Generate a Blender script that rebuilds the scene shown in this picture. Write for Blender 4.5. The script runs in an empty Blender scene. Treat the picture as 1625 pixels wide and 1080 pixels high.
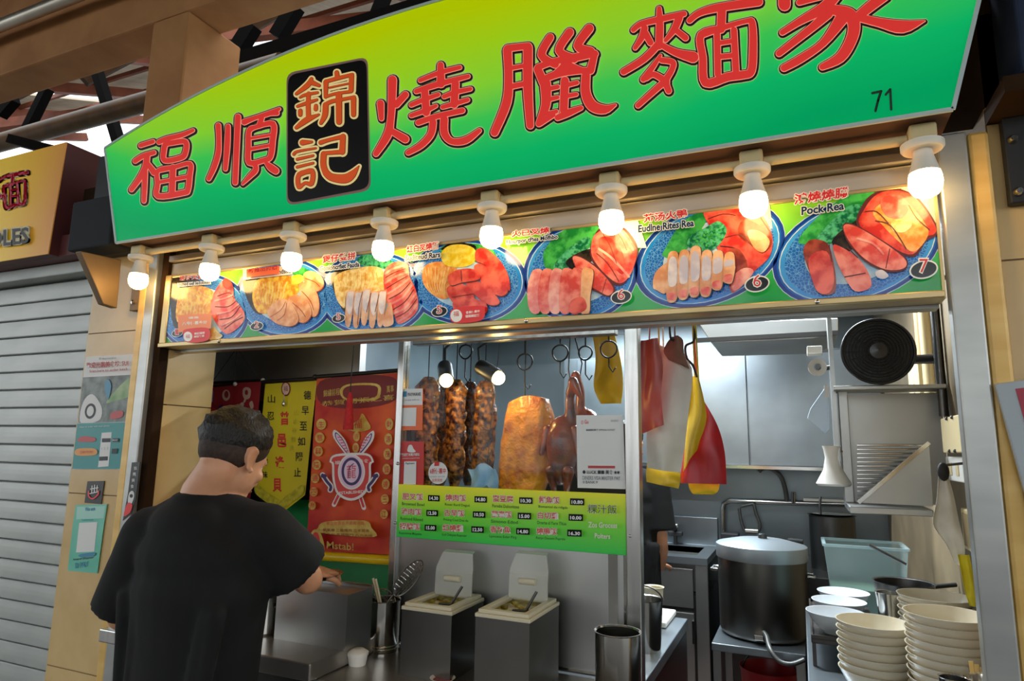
import bpy, bmesh, math, random
from mathutils import Vector, Matrix, noise as mnoise
random.seed(7)
SC = bpy.context.scene
COL = SC.collection

# ------------------------------------------------------------------ camera
F_PX, CX, CY = 1035.53, 812.5, 540.0            # the photograph taken as 1625 x 1080
def _cd(u, v): return Vector(((u - CX) / F_PX, -(v - CY) / F_PX, -1.0))
_x = -_cd(-1584, 668); _x.normalize()
_z = _cd(924, -5750); _z.normalize(); _z -= _x * _z.dot(_x); _z.normalize()
_y = _z.cross(_x)
RC = Matrix((_x, _y, _z))                        # camera -> world; world X along the shop front, Y into the stall, Z up
EYE = Vector((0, 0, 1.6))
cam_data = bpy.data.cameras.new('camera'); cam = bpy.data.objects.new('camera', cam_data); COL.objects.link(cam)
cam_data.sensor_width = 36; cam_data.lens = 36 * F_PX / 1625; cam_data.clip_start = .02; cam_data.clip_end = 200
cam.matrix_world = Matrix.Translation(EYE) @ RC.to_4x4()
SC.camera = cam
def UY(u, v, y): r = RC @ _cd(u, v); return EYE + r * (y / r.y)
def UZ(u, v, z): r = RC @ _cd(u, v); return EYE + r * ((z - 1.6) / r.z)
def UX(u, v, x): r = RC @ _cd(u, v); return EYE + r * (x / r.x)

# ------------------------------------------------------------------ light and exposure
world = bpy.data.worlds.new('overcast_sky'); SC.world = world; world.use_nodes = True
bg = world.node_tree.nodes['Background']; bg.inputs[0].default_value = (.93, .97, 1, 1); bg.inputs[1].default_value = 1.9
SC.view_settings.view_transform = 'Standard'; SC.view_settings.look = 'None'
SC.view_settings.exposure = 0.22; SC.view_settings.gamma = 1.0; SC.view_settings.use_curve_mapping = False
def area(name, loc, size, rot, energy, col):
    d = bpy.data.lights.new(name, 'AREA'); d.shape = 'RECTANGLE'; d.size, d.size_y = size; d.energy = energy; d.color = col
    o = bpy.data.objects.new(name, d); COL.objects.link(o); o.location = loc; o.rotation_euler = rot; return o

# ------------------------------------------------------------------ materials
def lin(h):
    h = h.lstrip('#'); c = [int(h[i:i+2], 16) / 255 for i in (0, 2, 4)]
    return tuple(x / 12.92 if x <= .04045 else ((x + .055) / 1.055) ** 2.4 for x in c) + (1,)
MATS = {}
def mat(name, col, rough=.5, metal=0., col2=None, scale=8., detail=3., bump=0., bscale=None, emit=0., alpha=1., trans=0., stretch=None, spec=.5, coat=0., wave=None, contrast=(.35, .65), coord='Object', sss=0.):
    if name in MATS: return MATS[name]
    m = bpy.data.materials.new(name); m.use_nodes = True; MATS[name] = m
    nt = m.node_tree; N = nt.nodes; L = nt.links; b = N['Principled BSDF']
    b.inputs['Roughness'].default_value = rough; b.inputs['Metallic'].default_value = metal
    b.inputs['Specular IOR Level'].default_value = spec; b.inputs['Alpha'].default_value = alpha
    b.inputs['Transmission Weight'].default_value = trans; b.inputs['Coat Weight'].default_value = coat
    b.inputs['Coat Roughness'].default_value = .06
    b.inputs['Base Color'].default_value = lin(col)
    if sss: b.inputs['Subsurface Weight'].default_value = sss; b.inputs['Subsurface Radius'].default_value = (.01, .004, .002)
    if emit: b.inputs['Emission Color'].default_value = lin(col); b.inputs['Emission Strength'].default_value = emit
    if col2 or bump:
        tc = N.new('ShaderNodeTexCoord'); mp = N.new('ShaderNodeMapping'); L.new(tc.outputs[coord], mp.inputs[0])
        if stretch: mp.inputs['Scale'].default_value = stretch
        if wave:
            tx = N.new('ShaderNodeTexWave'); tx.inputs['Scale'].default_value = scale; tx.inputs['Distortion'].default_value = wave; tx.inputs['Detail'].default_value = 2; tx.inputs['Detail Scale'].default_value = 1.5
        else:
            tx = N.new('ShaderNodeTexNoise'); tx.inputs['Scale'].default_value = scale; tx.inputs['Detail'].default_value = detail
        L.new(mp.outputs[0], tx.inputs['Vector']); fac = tx.outputs['Fac']
        if col2:
            r = N.new('ShaderNodeValToRGB'); r.color_ramp.elements[0].position = contrast[0]; r.color_ramp.elements[1].position = contrast[1]
            r.color_ramp.elements[0].color = lin(col); r.color_ramp.elements[1].color = lin(col2)
            L.new(fac, r.inputs[0]); L.new(r.outputs[0], b.inputs['Base Color'])
            if emit: L.new(r.outputs[0], b.inputs['Emission Color'])
        if bump:
            t2 = tx
            if bscale:
                t2 = N.new('ShaderNodeTexNoise'); t2.inputs['Scale'].default_value = bscale; t2.inputs['Detail'].default_value = 4; L.new(mp.outputs[0], t2.inputs['Vector'])
            bp = N.new('ShaderNodeBump'); bp.inputs['Strength'].default_value = bump; bp.inputs['Distance'].default_value = .01
            L.new(t2.outputs['Fac'], bp.inputs['Height']); L.new(bp.outputs[0], b.inputs['Normal'])
    return m
def ramp_mat(name, stops, axis, lo, hi, rough=.3, emit=0., noise=0., coat=0., spec=.5, bow=0.):
    """printed colour gradient along a world axis of the object's own coordinates"""
    m = bpy.data.materials.new(name); m.use_nodes = True; MATS[name] = m
    nt = m.node_tree; N = nt.nodes; L = nt.links; b = N['Principled BSDF']; b.inputs['Roughness'].default_value = rough; b.inputs['Coat Weight'].default_value = coat; b.inputs['Coat Roughness'].default_value = .05; b.inputs['Specular IOR Level'].default_value = spec
    tc = N.new('ShaderNodeTexCoord'); sp = N.new('ShaderNodeSeparateXYZ'); L.new(tc.outputs['Object'], sp.inputs[0])
    mr = N.new('ShaderNodeMapRange'); mr.inputs[1].default_value = lo; mr.inputs[2].default_value = hi; src = sp.outputs[axis]
    if noise:
        tx = N.new('ShaderNodeTexNoise'); tx.inputs['Scale'].default_value = 2.5; L.new(tc.outputs['Object'], tx.inputs['Vector'])
        ma = N.new('ShaderNodeMath'); ma.operation = 'MULTIPLY_ADD'; L.new(tx.outputs['Fac'], ma.inputs[0]); ma.inputs[1].default_value = noise; L.new(src, ma.inputs[2]); src = ma.outputs[0]
    if bow:
        m2 = N.new('ShaderNodeMath'); m2.operation = 'MULTIPLY'; L.new(sp.outputs['X'], m2.inputs[0]); L.new(sp.outputs['X'], m2.inputs[1])
        m3 = N.new('ShaderNodeMath'); m3.operation = 'MULTIPLY_ADD'; L.new(m2.outputs[0], m3.inputs[0]); m3.inputs[1].default_value = -bow; L.new(src, m3.inputs[2]); src = m3.outputs[0]
    L.new(src, mr.inputs[0]); r = N.new('ShaderNodeValToRGB'); L.new(mr.outputs[0], r.inputs[0])
    e = r.color_ramp.elements
    while len(e) < len(stops): e.new(.5)
    for k, (p, c) in enumerate(stops): e[k].position = p; e[k].color = lin(c)
    L.new(r.outputs[0], b.inputs['Base Color'])
    if emit: L.new(r.outputs[0], b.inputs['Emission Color']); b.inputs['Emission Strength'].default_value = emit
    return m

# ------------------------------------------------------------------ mesh building
ORG = {}
class MB:
    def __init__(s): s.v = []; s.f = []; s.m = []
    def add(s, vs, fs, m=0):
        o = len(s.v); s.v += [Vector(p) for p in vs]
        for f in fs: s.f.append([i + o for i in f]); s.m.append(m)
        return s
    def box(s, x0, x1, y0, y1, z0, z1, m=0):
        v = [(x, y, z) for z in (z0, z1) for y in (y0, y1) for x in (x0, x1)]
        return s.add(v, [(0, 2, 3, 1), (4, 5, 7, 6), (0, 1, 5, 4), (2, 6, 7, 3), (0, 4, 6, 2), (1, 3, 7, 5)], m)
    def obox(s, c, sz, rot=None, m=0):
        R_ = rot or Matrix.Identity(3); c = Vector(c)
        v = [c + R_ @ Vector((x * sz[0] / 2, y * sz[1] / 2, z * sz[2] / 2)) for z in (-1, 1) for y in (-1, 1) for x in (-1, 1)]
        return s.add(v, [(0, 2, 3, 1), (4, 5, 7, 6), (0, 1, 5, 4), (2, 6, 7, 3), (0, 4, 6, 2), (1, 3, 7, 5)], m)
    def bar(s, a, b, w, h, up=(0, 0, 1), m=0):
        a, b = Vector(a), Vector(b); d = (b - a); ln = d.length; d.normalize(); up = Vector(up)
        sx = d.cross(up)
        if sx.length < 1e-4: sx = d.cross(Vector((0, 1, 0)))
        sx.normalize(); u = sx.cross(d)
        return s.obox((a + b) / 2, (w, ln, h), Matrix((sx, d, u)).transposed(), m)
    def prism(s, poly, d, m=0):
        d = Vector(d); n = len(poly); a = [Vector(p) for p in poly]; b = [p + d for p in a]
        return s.add(a + b, [list(range(n))[::-1], list(range(n, 2 * n))] + [(i, (i + 1) % n, n + (i + 1) % n, n + i) for i in range(n)], m)
    def poly(s, pts, m=0): return s.add(pts, [list(range(len(pts)))], m)
    def lathe(s, prof, c=(0, 0, 0), n=32, m=0, rot=None, closed=False):
        c = Vector(c); R_ = rot or Matrix.Identity(3); o = len(s.v); k = len(prof)
        for (r, z) in prof:
            for i in range(n):
                a = 2 * math.pi * i / n; s.v.append(c + R_ @ Vector((r * math.cos(a), r * math.sin(a), z)))
        for j in range(k - 1 if not closed else k):
            j2 = (j + 1) % k
            for i in range(n):
                i2 = (i + 1) % n; s.f.append([o + j * n + i, o + j * n + i2, o + j2 * n + i2, o + j2 * n + i]); s.m.append(m)
        if not closed:
            if prof[0][0] > 1e-6: s.f.append([o + i for i in range(n)][::-1]); s.m.append(m)
            if prof[-1][0] > 1e-6: s.f.append([o + (k - 1) * n + i for i in range(n)]); s.m.append(m)
        return s
    def vessel(s, prof_out, t, c=(0, 0, 0), n=36, m=0, rot=None):
        """open thin walled pot: outer profile bottom-up from (0,z); the inside follows at thickness t"""
        inner = [(max(r - t, 0), z + (t if i == 0 or prof_out[i][0] <= 1e-6 or (i == 1 and abs(prof_out[1][1] - prof_out[0][1]) < 1e-5) else 0)) for i, (r, z) in enumerate(prof_out)]
        inner[-1] = (prof_out[-1][0] - t, prof_out[-1][1])
        return s.lathe(list(prof_out) + inner[::-1], c, n, m, rot)
    def tube(s, path, r, n=10, m=0, caps=True, closed=False):
        P_ = [Vector(p) for p in path]; k = len(P_); rs = r if isinstance(r, (list, tuple)) else [r] * k
        up = None; o = len(s.v)
        for i, p in enumerate(P_):
            t = (P_[(i + 1) % k] - P_[i - 1]) if closed else (P_[min(i + 1, k - 1)] - P_[max(i - 1, 0)])
            if t.length < 1e-9: t = Vector((0, 0, 1))
            t.normalize()
            if up is None:
                up = Vector((0, 0, 1)) if abs(t.z) < .9 else Vector((1, 0, 0))
            up = up - t * up.dot(t); up.normalize(); sd = t.cross(up)
            for j in range(n):
                a = 2 * math.pi * j / n; s.v.append(p + (up * math.cos(a) + sd * math.sin(a)) * rs[i])
        for i in range(k if closed else k - 1):
            i2 = (i + 1) % k
            for j in range(n):
                j2 = (j + 1) % n; s.f.append([o + i * n + j, o + i * n + j2, o + i2 * n + j2, o + i2 * n + j]); s.m.append(m)
        if caps and not closed:
            s.f.append([o + j for j in range(n)][::-1]); s.m.append(m); s.f.append([o + (k - 1) * n + j for j in range(n)]); s.m.append(m)
        return s
    def ball(s, c, r, nu=16, nv=10, m=0, rot=None):
        rx, ry, rz = r if isinstance(r, (tuple, list)) else (r, r, r); c = Vector(c); R_ = rot or Matrix.Identity(3)
        o = len(s.v); s.v.append(c + R_ @ Vector((0, 0, -rz)))
        for j in range(1, nv):
            t = -math.pi / 2 + math.pi * j / nv
            for i in range(nu):
                a = 2 * math.pi * i / nu; s.v.append(c + R_ @ Vector((rx * math.cos(t) * math.cos(a), ry * math.cos(t) * math.sin(a), rz * math.sin(t))))
        s.v.append(c + R_ @ Vector((0, 0, rz))); top = len(s.v) - 1
        for i in range(nu):
            i2 = (i + 1) % nu; s.f.append([o, o + 1 + i2, o + 1 + i]); s.m.append(m)
            s.f.append([top, o + 1 + (nv - 2) * nu + i, o + 1 + (nv - 2) * nu + i2]); s.m.append(m)
            for j in range(nv - 2):
                a = o + 1 + j * nu; s.f.append([a + i, a + i2, a + nu + i2, a + nu + i]); s.m.append(m)
        return s
    def cone(s, a, b, ra, rb, n=12, m=0):
        """round ended tapered limb"""
        a, b = Vector(a), Vector(b); s.tube([a, b], [ra, rb], n, m); s.ball(a, ra, n, 8, m); s.ball(b, rb, n, 8, m); return s
    def sheet(s, grid, t=.0, m=0):
        """grid[i][j] of points -> sheet; t>0 gives it thickness along +Y"""
        h = len(grid); w = len(grid[0]); v = [p for row in grid for p in row]; f = []
        for i in range(h - 1):
            for j in range(w - 1): f.append((i * w + j, i * w + j + 1, (i + 1) * w + j + 1, (i + 1) * w + j))
        if t:
            n = h * w; v = [Vector(p) for p in v] + [Vector(p) + Vector((0, t, 0)) for p in v]
            f += [tuple(n + i for i in q[::-1]) for q in f]
            rim = [j for j in range(w)] + [i * w + w - 1 for i in range(1, h)] + [(h - 1) * w + j for j in range(w - 2, -1, -1)] + [i * w for i in range(h - 2, 0, -1)]
            for a in range(len(rim)):
                b = rim[(a + 1) % len(rim)]; f.append((rim[a], b, n + b, n + rim[a]))
        return s.add(v, f, m)
    def build(s, name, mats, parent=None, smooth=None, bevel=0., local=False, base=None, remesh=0., smoothit=0):
        if not isinstance(mats, (list, tuple)): mats = [mats]
        if parent is None:
            if base is None:
                lo = [min(p[i] for p in s.v) for i in range(3)]; hi = [max(p[i] for p in s.v) for i in range(3)]
                base = Vector(((lo[0] + hi[0]) / 2, (lo[1] + hi[1]) / 2, lo[2]))
            org = Vector(base)
        else: org = Vector((0, 0, 0)) if local else ORG[parent.name]
        me = bpy.data.meshes.new(name); me.from_pydata([tuple(p - org) for p in s.v], [], s.f)
        for m_ in mats: me.materials.append(MATS[m_] if isinstance(m_, str) else m_)
        me.polygons.foreach_set('material_index', s.m)
        if smooth is not None and not remesh:
            me.polygons.foreach_set('use_smooth', [True] * len(me.polygons)); me.update(); me.set_sharp_from_angle(angle=math.radians(smooth))
        me.validate(); me.update()
        o = bpy.data.objects.new(name, me); COL.objects.link(o)
        if parent is None: o.location = org; ORG[o.name] = org
        else: o.parent = parent; ORG[o.name] = org
        if remesh:
            r = o.modifiers.new('skin', 'REMESH'); r.mode = 'VOXEL'; r.voxel_size = remesh; r.use_smooth_shade = True
            if smoothit: q = o.modifiers.new('soften', 'SMOOTH'); q.iterations = smoothit; q.factor = .5
        if bevel: b = o.modifiers.new('bevel', 'BEVEL'); b.width = bevel; b.segments = 2; b.limit_method = 'ANGLE'; b.angle_limit = .6
        return o
def tag(o, label, cat, group=None):
    o['label'] = label; o['category'] = cat
    if group: o['group'] = group
    return o
def thing(name, label, cat, loc=(0, 0, 0), rz=0., group=None):
    o = bpy.data.objects.new(name, None); o.empty_display_size = .05; COL.objects.link(o); o.location = loc; o.rotation_euler = (0, 0, rz); ORG[o.name] = Vector(loc)
    return tag(o, label, cat, group)
def struct(o): o['kind'] = 'structure'; return o
def sempty(name, loc):
    o = bpy.data.objects.new(name, None); o.empty_display_size = .05; COL.objects.link(o); o.location = loc; ORG[o.name] = Vector(loc); o['kind'] = 'structure'; return o
def dup(root, loc, rz=None, label=None, group=None):
    r = root.copy(); COL.objects.link(r); r.location = loc; ORG[r.name] = Vector(loc)
    if rz is not None: r.rotation_euler = (0, 0, rz)
    if label: r['label'] = label
    if group: r['group'] = group
    for ch in list(root.children):
        c = ch.copy(); COL.objects.link(c); c.parent = r
        for g in list(ch.children):
            d = g.copy(); COL.objects.link(d); d.parent = c
    return r

# ------------------------------------------------------------------ flat print: outlines and lettering
def smooth_closed(pts, k=4):
    n = len(pts); out = []
    for i in range(n):
        p0, p1, p2, p3 = [Vector(pts[(i + j) % n]) for j in (-1, 0, 1, 2)]
        for s in range(k):
            t = s / k
            out.append(.5 * ((2 * p1) + (p2 - p0) * t + (2 * p0 - 5 * p1 + 4 * p2 - p3) * t * t + (3 * p1 - p0 - 3 * p2 + p3) * t ** 3))
    return out
def smooth_open(pts, k=4):
    pts = [Vector(p) for p in pts]; n = len(pts)
    if n < 3: return pts
    out = []
    for i in range(n - 1):
        p0, p1, p2, p3 = pts[max(i - 1, 0)], pts[i], pts[i + 1], pts[min(i + 2, n - 1)]
        for s in range(k):
            t = s / k
            out.append(.5 * ((2 * p1) + (p2 - p0) * t + (2 * p0 - 5 * p1 + 4 * p2 - p3) * t * t + (3 * p1 - p0 - 3 * p2 + p3) * t ** 3))
    return out + [pts[-1]]
def brush2d(stroke, grow=0., shift=(0, 0)):
    """outline polygons of a brush stroke [(x, y, width), ...] in the plane"""
    pts = smooth_open([Vector(p) for p in stroke], 4); polys = []
    for i in range(len(pts) - 1):
        a, b = pts[i], pts[i + 1]; ra, rb = max(a.z + grow, .5) / 2, max(b.z + grow, .5) / 2
        d = Vector((b.x - a.x, b.y - a.y)); th = math.atan2(d.y, d.x); poly = []
        for k in range(7): t = th + math.pi / 2 + math.pi * k / 6; poly.append((a.x + ra * math.cos(t) + shift[0], a.y + ra * math.sin(t) + shift[1]))
        for k in range(7): t = th - math.pi / 2 + math.pi * k / 6; poly.append((b.x + rb * math.cos(t) + shift[0], b.y + rb * math.sin(t) + shift[1]))
        polys.append(poly)
    return polys
_txt = {}
def text2d(body, bold=0.):
    key = (body, bold)
    if key not in _txt:
        c = bpy.data.curves.new('lettering', 'FONT'); c.body = body; c.resolution_u = 2; c.offset = bold
        o = bpy.data.objects.new('lettering', c); COL.objects.link(o)
        me = bpy.data.meshes.new_from_object(o.evaluated_get(bpy.context.evaluated_depsgraph_get()))
        vs = [(v.co.x, v.co.y) for v in me.vertices]; fs = [list(p.vertices) for p in me.polygons]
        bpy.data.objects.remove(o); bpy.data.curves.remove(c); bpy.data.meshes.remove(me); _txt[key] = (vs, fs)
    return _txt[key]
def put_text(mb, body, o, ex, ey, m=0, bold=0., fit=None, height=None):
    """lettering with its lower left at o; ex, ey unit vectors in the plane; fit = width, height = cap height"""
    vs, fs = text2d(body, bold)
    if not vs: return
    x0 = min(v[0] for v in vs); x1 = max(v[0] for v in vs); y0 = min(v[1] for v in vs); y1 = max(v[1] for v in vs)
    sy = height / (y1 - y0) if height else 1; sx = fit / (x1 - x0) if fit else sy
    if not height: sy = sx
    o = Vector(o); ex = Vector(ex); ey = Vector(ey)
    mb.add([o + ex * ((v[0] - x0) * sx) + ey * ((v[1] - y0) * sy) for v in vs], fs, m)
def clip_rect(poly, x0, x1, z0, z1):
    """clip 3d points of a plane Y=const against a rectangle in X, Z"""
    for ax, lim, sg in ((0, x0, 1), (0, x1, -1), (2, z0, 1), (2, z1, -1)):
        out = []
        for i in range(len(poly)):
            a, b = poly[i], poly[(i + 1) % len(poly)]; da, db = (a[ax] - lim) * sg, (b[ax] - lim) * sg
            if da >= 0: out.append(a)
            if (da >= 0) != (db >= 0): out.append(a + (b - a) * (da / (da - db)))
        poly = out
        if not poly: return []
    return poly
XV, YV, ZV = Vector((1, 0, 0)), Vector((0, 1, 0)), Vector((0, 0, 1))
# ================================================================== materials
mat('steel', '#b9b8b4', .26, 1., col2='#d3d2cf', scale=3, bump=.02, bscale=5, stretch=(14, 14, 1))
mat('steel_soft', '#a9aaa8', .38, 1., col2='#c4c4c0', scale=2.2, bump=.05, bscale=9)
mat('steel_bright', '#cfcdc8', .16, 1.)
mat('steel_dark', '#5d5c5a', .35, 1.)
mat('aluminium', '#b9b2a4', .38, .85, col2='#cbc5b8', scale=3, stretch=(1, 1, 1))
mat('tile', '#cfac70', .22, 0, col2='#dcbc82', scale=6, detail=6)
mat('grout', '#8a6f4a', .8)
mat('concrete_brown', '#a87240', .75, 0, col2='#bc8650', scale=5, detail=6, bump=.1)
mat('dark_brown', '#2c1d12', .9, 0, col2='#3a2818', scale=6, spec=.1)
mat('yellow_pipe', '#5e440c', .5, 0, col2='#3e2c08', scale=9)  # shade of the backlit pipe is put into the colour
mat('black_paint', '#17181b', .55)
mat('black_cloth_box', '#22252b', .85)
mat('matte_black', '#0c0b0a', .95, spec=.05)  # flat near-black for the struts and the rear beam
mat('navy_box', '#1c2940', .8, 0, col2='#24334d', scale=14)
mat('maroon', '#5a2a2a', .5, 0, col2='#6a3432', scale=4)
mat('hall_floor', '#47433c', .5, 0, col2='#5a554c', scale=20, detail=8)
mat('kitchen_floor', '#4a3a34', .5, 0, col2='#5a4a42', scale=12)
mat('white_plastic', '#e9e6dd', .4)
mat('cream_plastic', '#d9c493', .45)
mat('brown_box', '#8f7a52', .6)
mat('shutter', '#a3a8a4', .42, .25, col2='#b3b7b2', scale=4, stretch=(1, 1, 3))
mat('shutter_dark', '#3a3d3b', .6)
mat('white', '#f2f1ec', .5)
mat('black', '#0d0d0e', .5)
mat('corrugated', '#b9ab97', .6, 0, col2='#c9bdaa', scale=3, stretch=(8, 1, 1))
mat('rafter', '#8a4628', .6, 0, col2='#74391f', scale=6)

# ================================================================== the hall and its roof
YF = 1.60                                        # plane of the shop front
struct(MB().box(-40, 40, -40, 1.62, -.05, 0).build('floor', 'hall_floor'))  # unseen floor, widened to keep light from below off the undersides
struct(MB().box(-40, 40, 1.62, 40, -.06, -.051).build('floor', 'hall_floor'))
struct(MB().box(-2.6, .62, 1.62, 5.0, -.05, 0).build('floor', 'kitchen_floor'))
# painted beam along the row of stalls, with the post that stands on the left pillar
struct(MB().box(-6.5, 3.0, 1.70, 1.875, 3.37, 3.62).build('trim_1', 'concrete_brown', bevel=.01))
struct(MB().box(-2.45, -2.235, 1.70, 1.98, 2.2, 3.37).build('trim_2', 'concrete_brown', bevel=.01))
struct(MB().box(-6.5, -2.46, 1.64, 1.70, 3.63, 3.80).build('trim_3', 'concrete_brown'))
tag(MB().tube([(-6.5, 1.62, 3.56), (1.5, 1.62, 3.56)], .028, 12).build('conduit_pipe', 'aluminium', smooth=50), 'grey pipe running along the brown beam at the upper left', 'pipe')
struct(MB().box(-6.5, 3.0, 1.2, 1.75, 3.86, 3.9).build('trim_4', 'dark_brown'))
# second, darker beam farther in, and the yellow pipe
zq = UY(366, 84, 2.2).z; struct(MB().box(-2.9, 3.5, 2.20, 2.30, zq - .35, zq).build('trim_5', 'matte_black'))
tag(MB().tube([(-7.5, 2.2, 3.41), (-2.2, 2.2, 3.41)], .055, 14).build('yellow_pipe', 'yellow_pipe', smooth=50), 'yellow pipe, coloured dark for shade, running under the roof at the upper left', 'pipe')
# pitched roof far behind: corrugated sheets on red rafters, with gaps to the sky
def roof():
    root = sempty('ceiling', (-4, 7, 5.6))
    for k, (x0, x1, y0, y1, z0, z1) in enumerate([(-13.5, -10.6, 4.5, 7.4, 6.4, 7.6), (-10.0, -6.9, 4.5, 7.4, 6.4, 7.6), (-6.0, -3.2, 4.5, 7.4, 6.4, 7.6), (-2.6, 3.0, 4.5, 7.4, 6.4, 7.6)]):
        mb = MB(); n = 40; gr = []
        for i in range(2):
            row = []
            for j in range(n * 2 + 1):
                x = x0 + (x1 - x0) * j / (2 * n); row.append(Vector((x, y0 if i == 0 else y1, (z0 if i == 0 else z1) + .05 * (j % 2))))
            gr.append(row)
        mb.sheet(gr); mb.build('roof_sheet', 'corrugated', root)
    for x in (-13, -11.2, -9.4, -7.6, -5.8, -4, -2.2, -.4, 1.4):
        MB().bar((x, 4.4, 6.15), (x + .5, 7.6, 7.45), .10, .14).build('rafter', 'rafter', root)
    for k in range(4):
        MB().bar((-14, 4.8 + .8 * k, 6.4 + .33 * k), (3.2, 4.8 + .8 * k, 6.4 + .33 * k), .04, .06).build('purlin', 'rafter', root)
    MB().bar((-12.5, 4.3, 5.8), (-7.2, 6.6, 6.7), .11, .14).build('rafter', 'rafter', root)
    MB().bar((-6.2, 4.3, 5.8), (-2.4, 6.6, 6.9), .11, .14).build('rafter', 'rafter', root)
    for x in (-8.6, -6.9, -5.4, -3.6):
        MB().bar((x, 3.2, 4.6), (x + .5, 4.3, 6.0), .07, .09).build('strut', 'dark_brown', root)
roof()
# dark struts and a batten under the roof edge, seen between the beams
for k, (a_, b_, yy, w) in enumerate((((44, 205), (76, 140), 2.7, .07), ((150, 100), (196, 250), 2.7, .06), ((20, 222), (172, 262), 2.05, .05), ((378, 78), (402, 40), 2.5, .10), ((440, 60), (470, 10), 2.5, .09), ((0, 175), (22, 150), 2.5, .16), ((596, 30), (612, -10), 2.5, .05))):
    struct(MB().bar(UY(*a_, yy), UY(*b_, yy), w, .06, up=(0, 1, 0)).build('trim_%d' % (40 + k), 'matte_black'))
struct(MB().box(-9, 6, -7, 1.2, 4.3, 4.36).build('ceiling', 'dark_brown'))  # unseen hall ceiling, added to block sky light from above
# unseen parapet and columns behind the viewer, added to vary the steel's reflections
mat('added_hall_wall', '#8a8478', .8, 0, col2='#7a7468', scale=3)
struct(MB().box(-9, 6, -7.2, -7, 0, 1.1).build('wall_added_hall', 'added_hall_wall'))
for k in range(6): struct(MB().box(-8.6 + 2.7 * k, -8.1 + 2.7 * k, -6.9, -6.5, 0, 4.3).build('trim_%d' % (30 + k), 'added_hall_wall'))

# ================================================================== pillars with their tiles
def tiled(name, face, cols, zs, mats=('tile', 'grout'), axis='y', back=.24, gap=.004):
    """pillar core plus proud tiles; face = coordinate of the tiled plane, cols = [(a0, a1), ...] along the other axis"""
    a0, a1 = cols[0][0], cols[-1][1]
    if axis == 'y': core = MB().box(a0, a1, face + .004, face + back, zs[0], zs[-1])
    else: core = MB().box(face - back if back > 0 else face, face - .004 if back > 0 else face - back, a0, a1, zs[0], zs[-1])
    root = struct(core.build(name, mats[1]))
    for (c0, c1) in cols:
        for z0, z1 in zip(zs[:-1], zs[1:]):
            mb = MB()
            if axis == 'y': mb.box(c0 + gap / 2, c1 - gap / 2, face, face + .01, z0 + gap / 2, z1 - gap / 2)
            else: mb.box(face - .01, face, c0 + gap / 2, c1 - gap / 2, z0 + gap / 2, z1 - gap / 2)
            mb.build('tile', mats[0], root)
    return root
ZT = [0, .23, .82, 1.41, 2.0, 2.56]
tiled('wall_left', YF, [(-2.47, -2.175)], ZT)
tiled('wall_right', YF, [(.40, .70), (.70, 1.0), (1.0, 1.3)], ZT)
# side of the left pillar inside the stall (the jamb)
jr = struct(MB().box(-2.175, -2.064, 1.625, 1.83, 0, 2.4).build('wall_jamb', 'grout'))
for z0, z1 in ((0, .55), (.55, 1.14), (1.14, 1.73), (1.73, 2.32)):
    MB().box(-2.064, -2.05, 1.625, 1.83, z0 + .002, z1 - .002).build('tile', 'tile', jr)
# corner trims and aluminium posts on both sides of the opening
mat('corner_trim', '#ecc474', .35, .1, col2='#deb25e', scale=5, stretch=(1, 1, 4))
mat('post_paint', '#b4b6b2', .3, .55, col2='#a2a5a2', scale=4, stretch=(1, 1, 3))
struct(MB().box(-2.173, -2.135, 1.575, 1.625, 0, 2.28).build('trim_7', 'corner_trim', bevel=.006))
struct(MB().box(-2.132, -2.085, 1.57, 1.625, 0, 2.28).build('trim_8', 'post_paint', bevel=.004))
struct(MB().box(-2.083, -2.052, 1.59, 1.64, 0, 2.28).build('trim_9', 'dark_brown'))
struct(MB().box(.302, .356, 1.565, 1.605, 0, 2.28).build('trim_10', 'post_paint', bevel=.004))
struct(MB().box(.359, .398, 1.575, 1.64, 0, 2.28).build('trim_11', 'corner_trim', bevel=.008))

# ================================================================== fascia above the menu
fas = sempty('trim_12', (-.9, 1.62, 2.2))
for (z0, z1, y0) in ((2.182, 2.235, 1.60), (2.238, 2.262, 1.585), (2.265, 2.29, 1.61), (2.293, 2.34, 1.59)):
    MB().box(-2.05, .294, y0, 1.66, z0, z1).build('metal_band', 'aluminium', fas, bevel=.003)
struct(MB().box(-2.6, .75, 1.60, 1.70, 2.34, 2.60).build('trim_13', 'dark_brown'))

# ================================================================== the stall room
mat('kitchen_steel', '#8c959b', .33, .9, col2='#a2abb0', scale=2.5, bump=.02, bscale=6)
mat('kitchen_wall', '#7c868b', .35, .75, col2='#8d979b', scale=2)
mat('pot_steel', '#77746f', .36, 1., col2='#66635f', scale=3); mat('lid_pale', '#b4bec4', .4, .6)
mat('stall_ceiling', '#b9c3c8', .7)
mat('dark_panel', '#191a1c', .4)
mat('green_panel', '#0f8a48', .4, 0, col2='#117a40', scale=5)
struct(MB().box(-2.6, .62, 4.95, 5.03, 0, 2.6).build('wall_back', 'kitchen_wall'))
mat('tan_wall', '#8c7a5e', .5, 0, col2='#7a6a52', scale=5); struct(MB().box(.50, .58, 1.64, 4.95, 0, 2.6).build('wall_side', 'tan_wall'))
struct(MB().box(-2.6, -2.5, 1.83, 4.95, 0, 2.6).build('wall_far_side', 'kitchen_wall'))
struct(MB().box(-2.6, .62, 1.72, 5.03, 2.6, 2.65).build('ceiling', 'stall_ceiling'))
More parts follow.
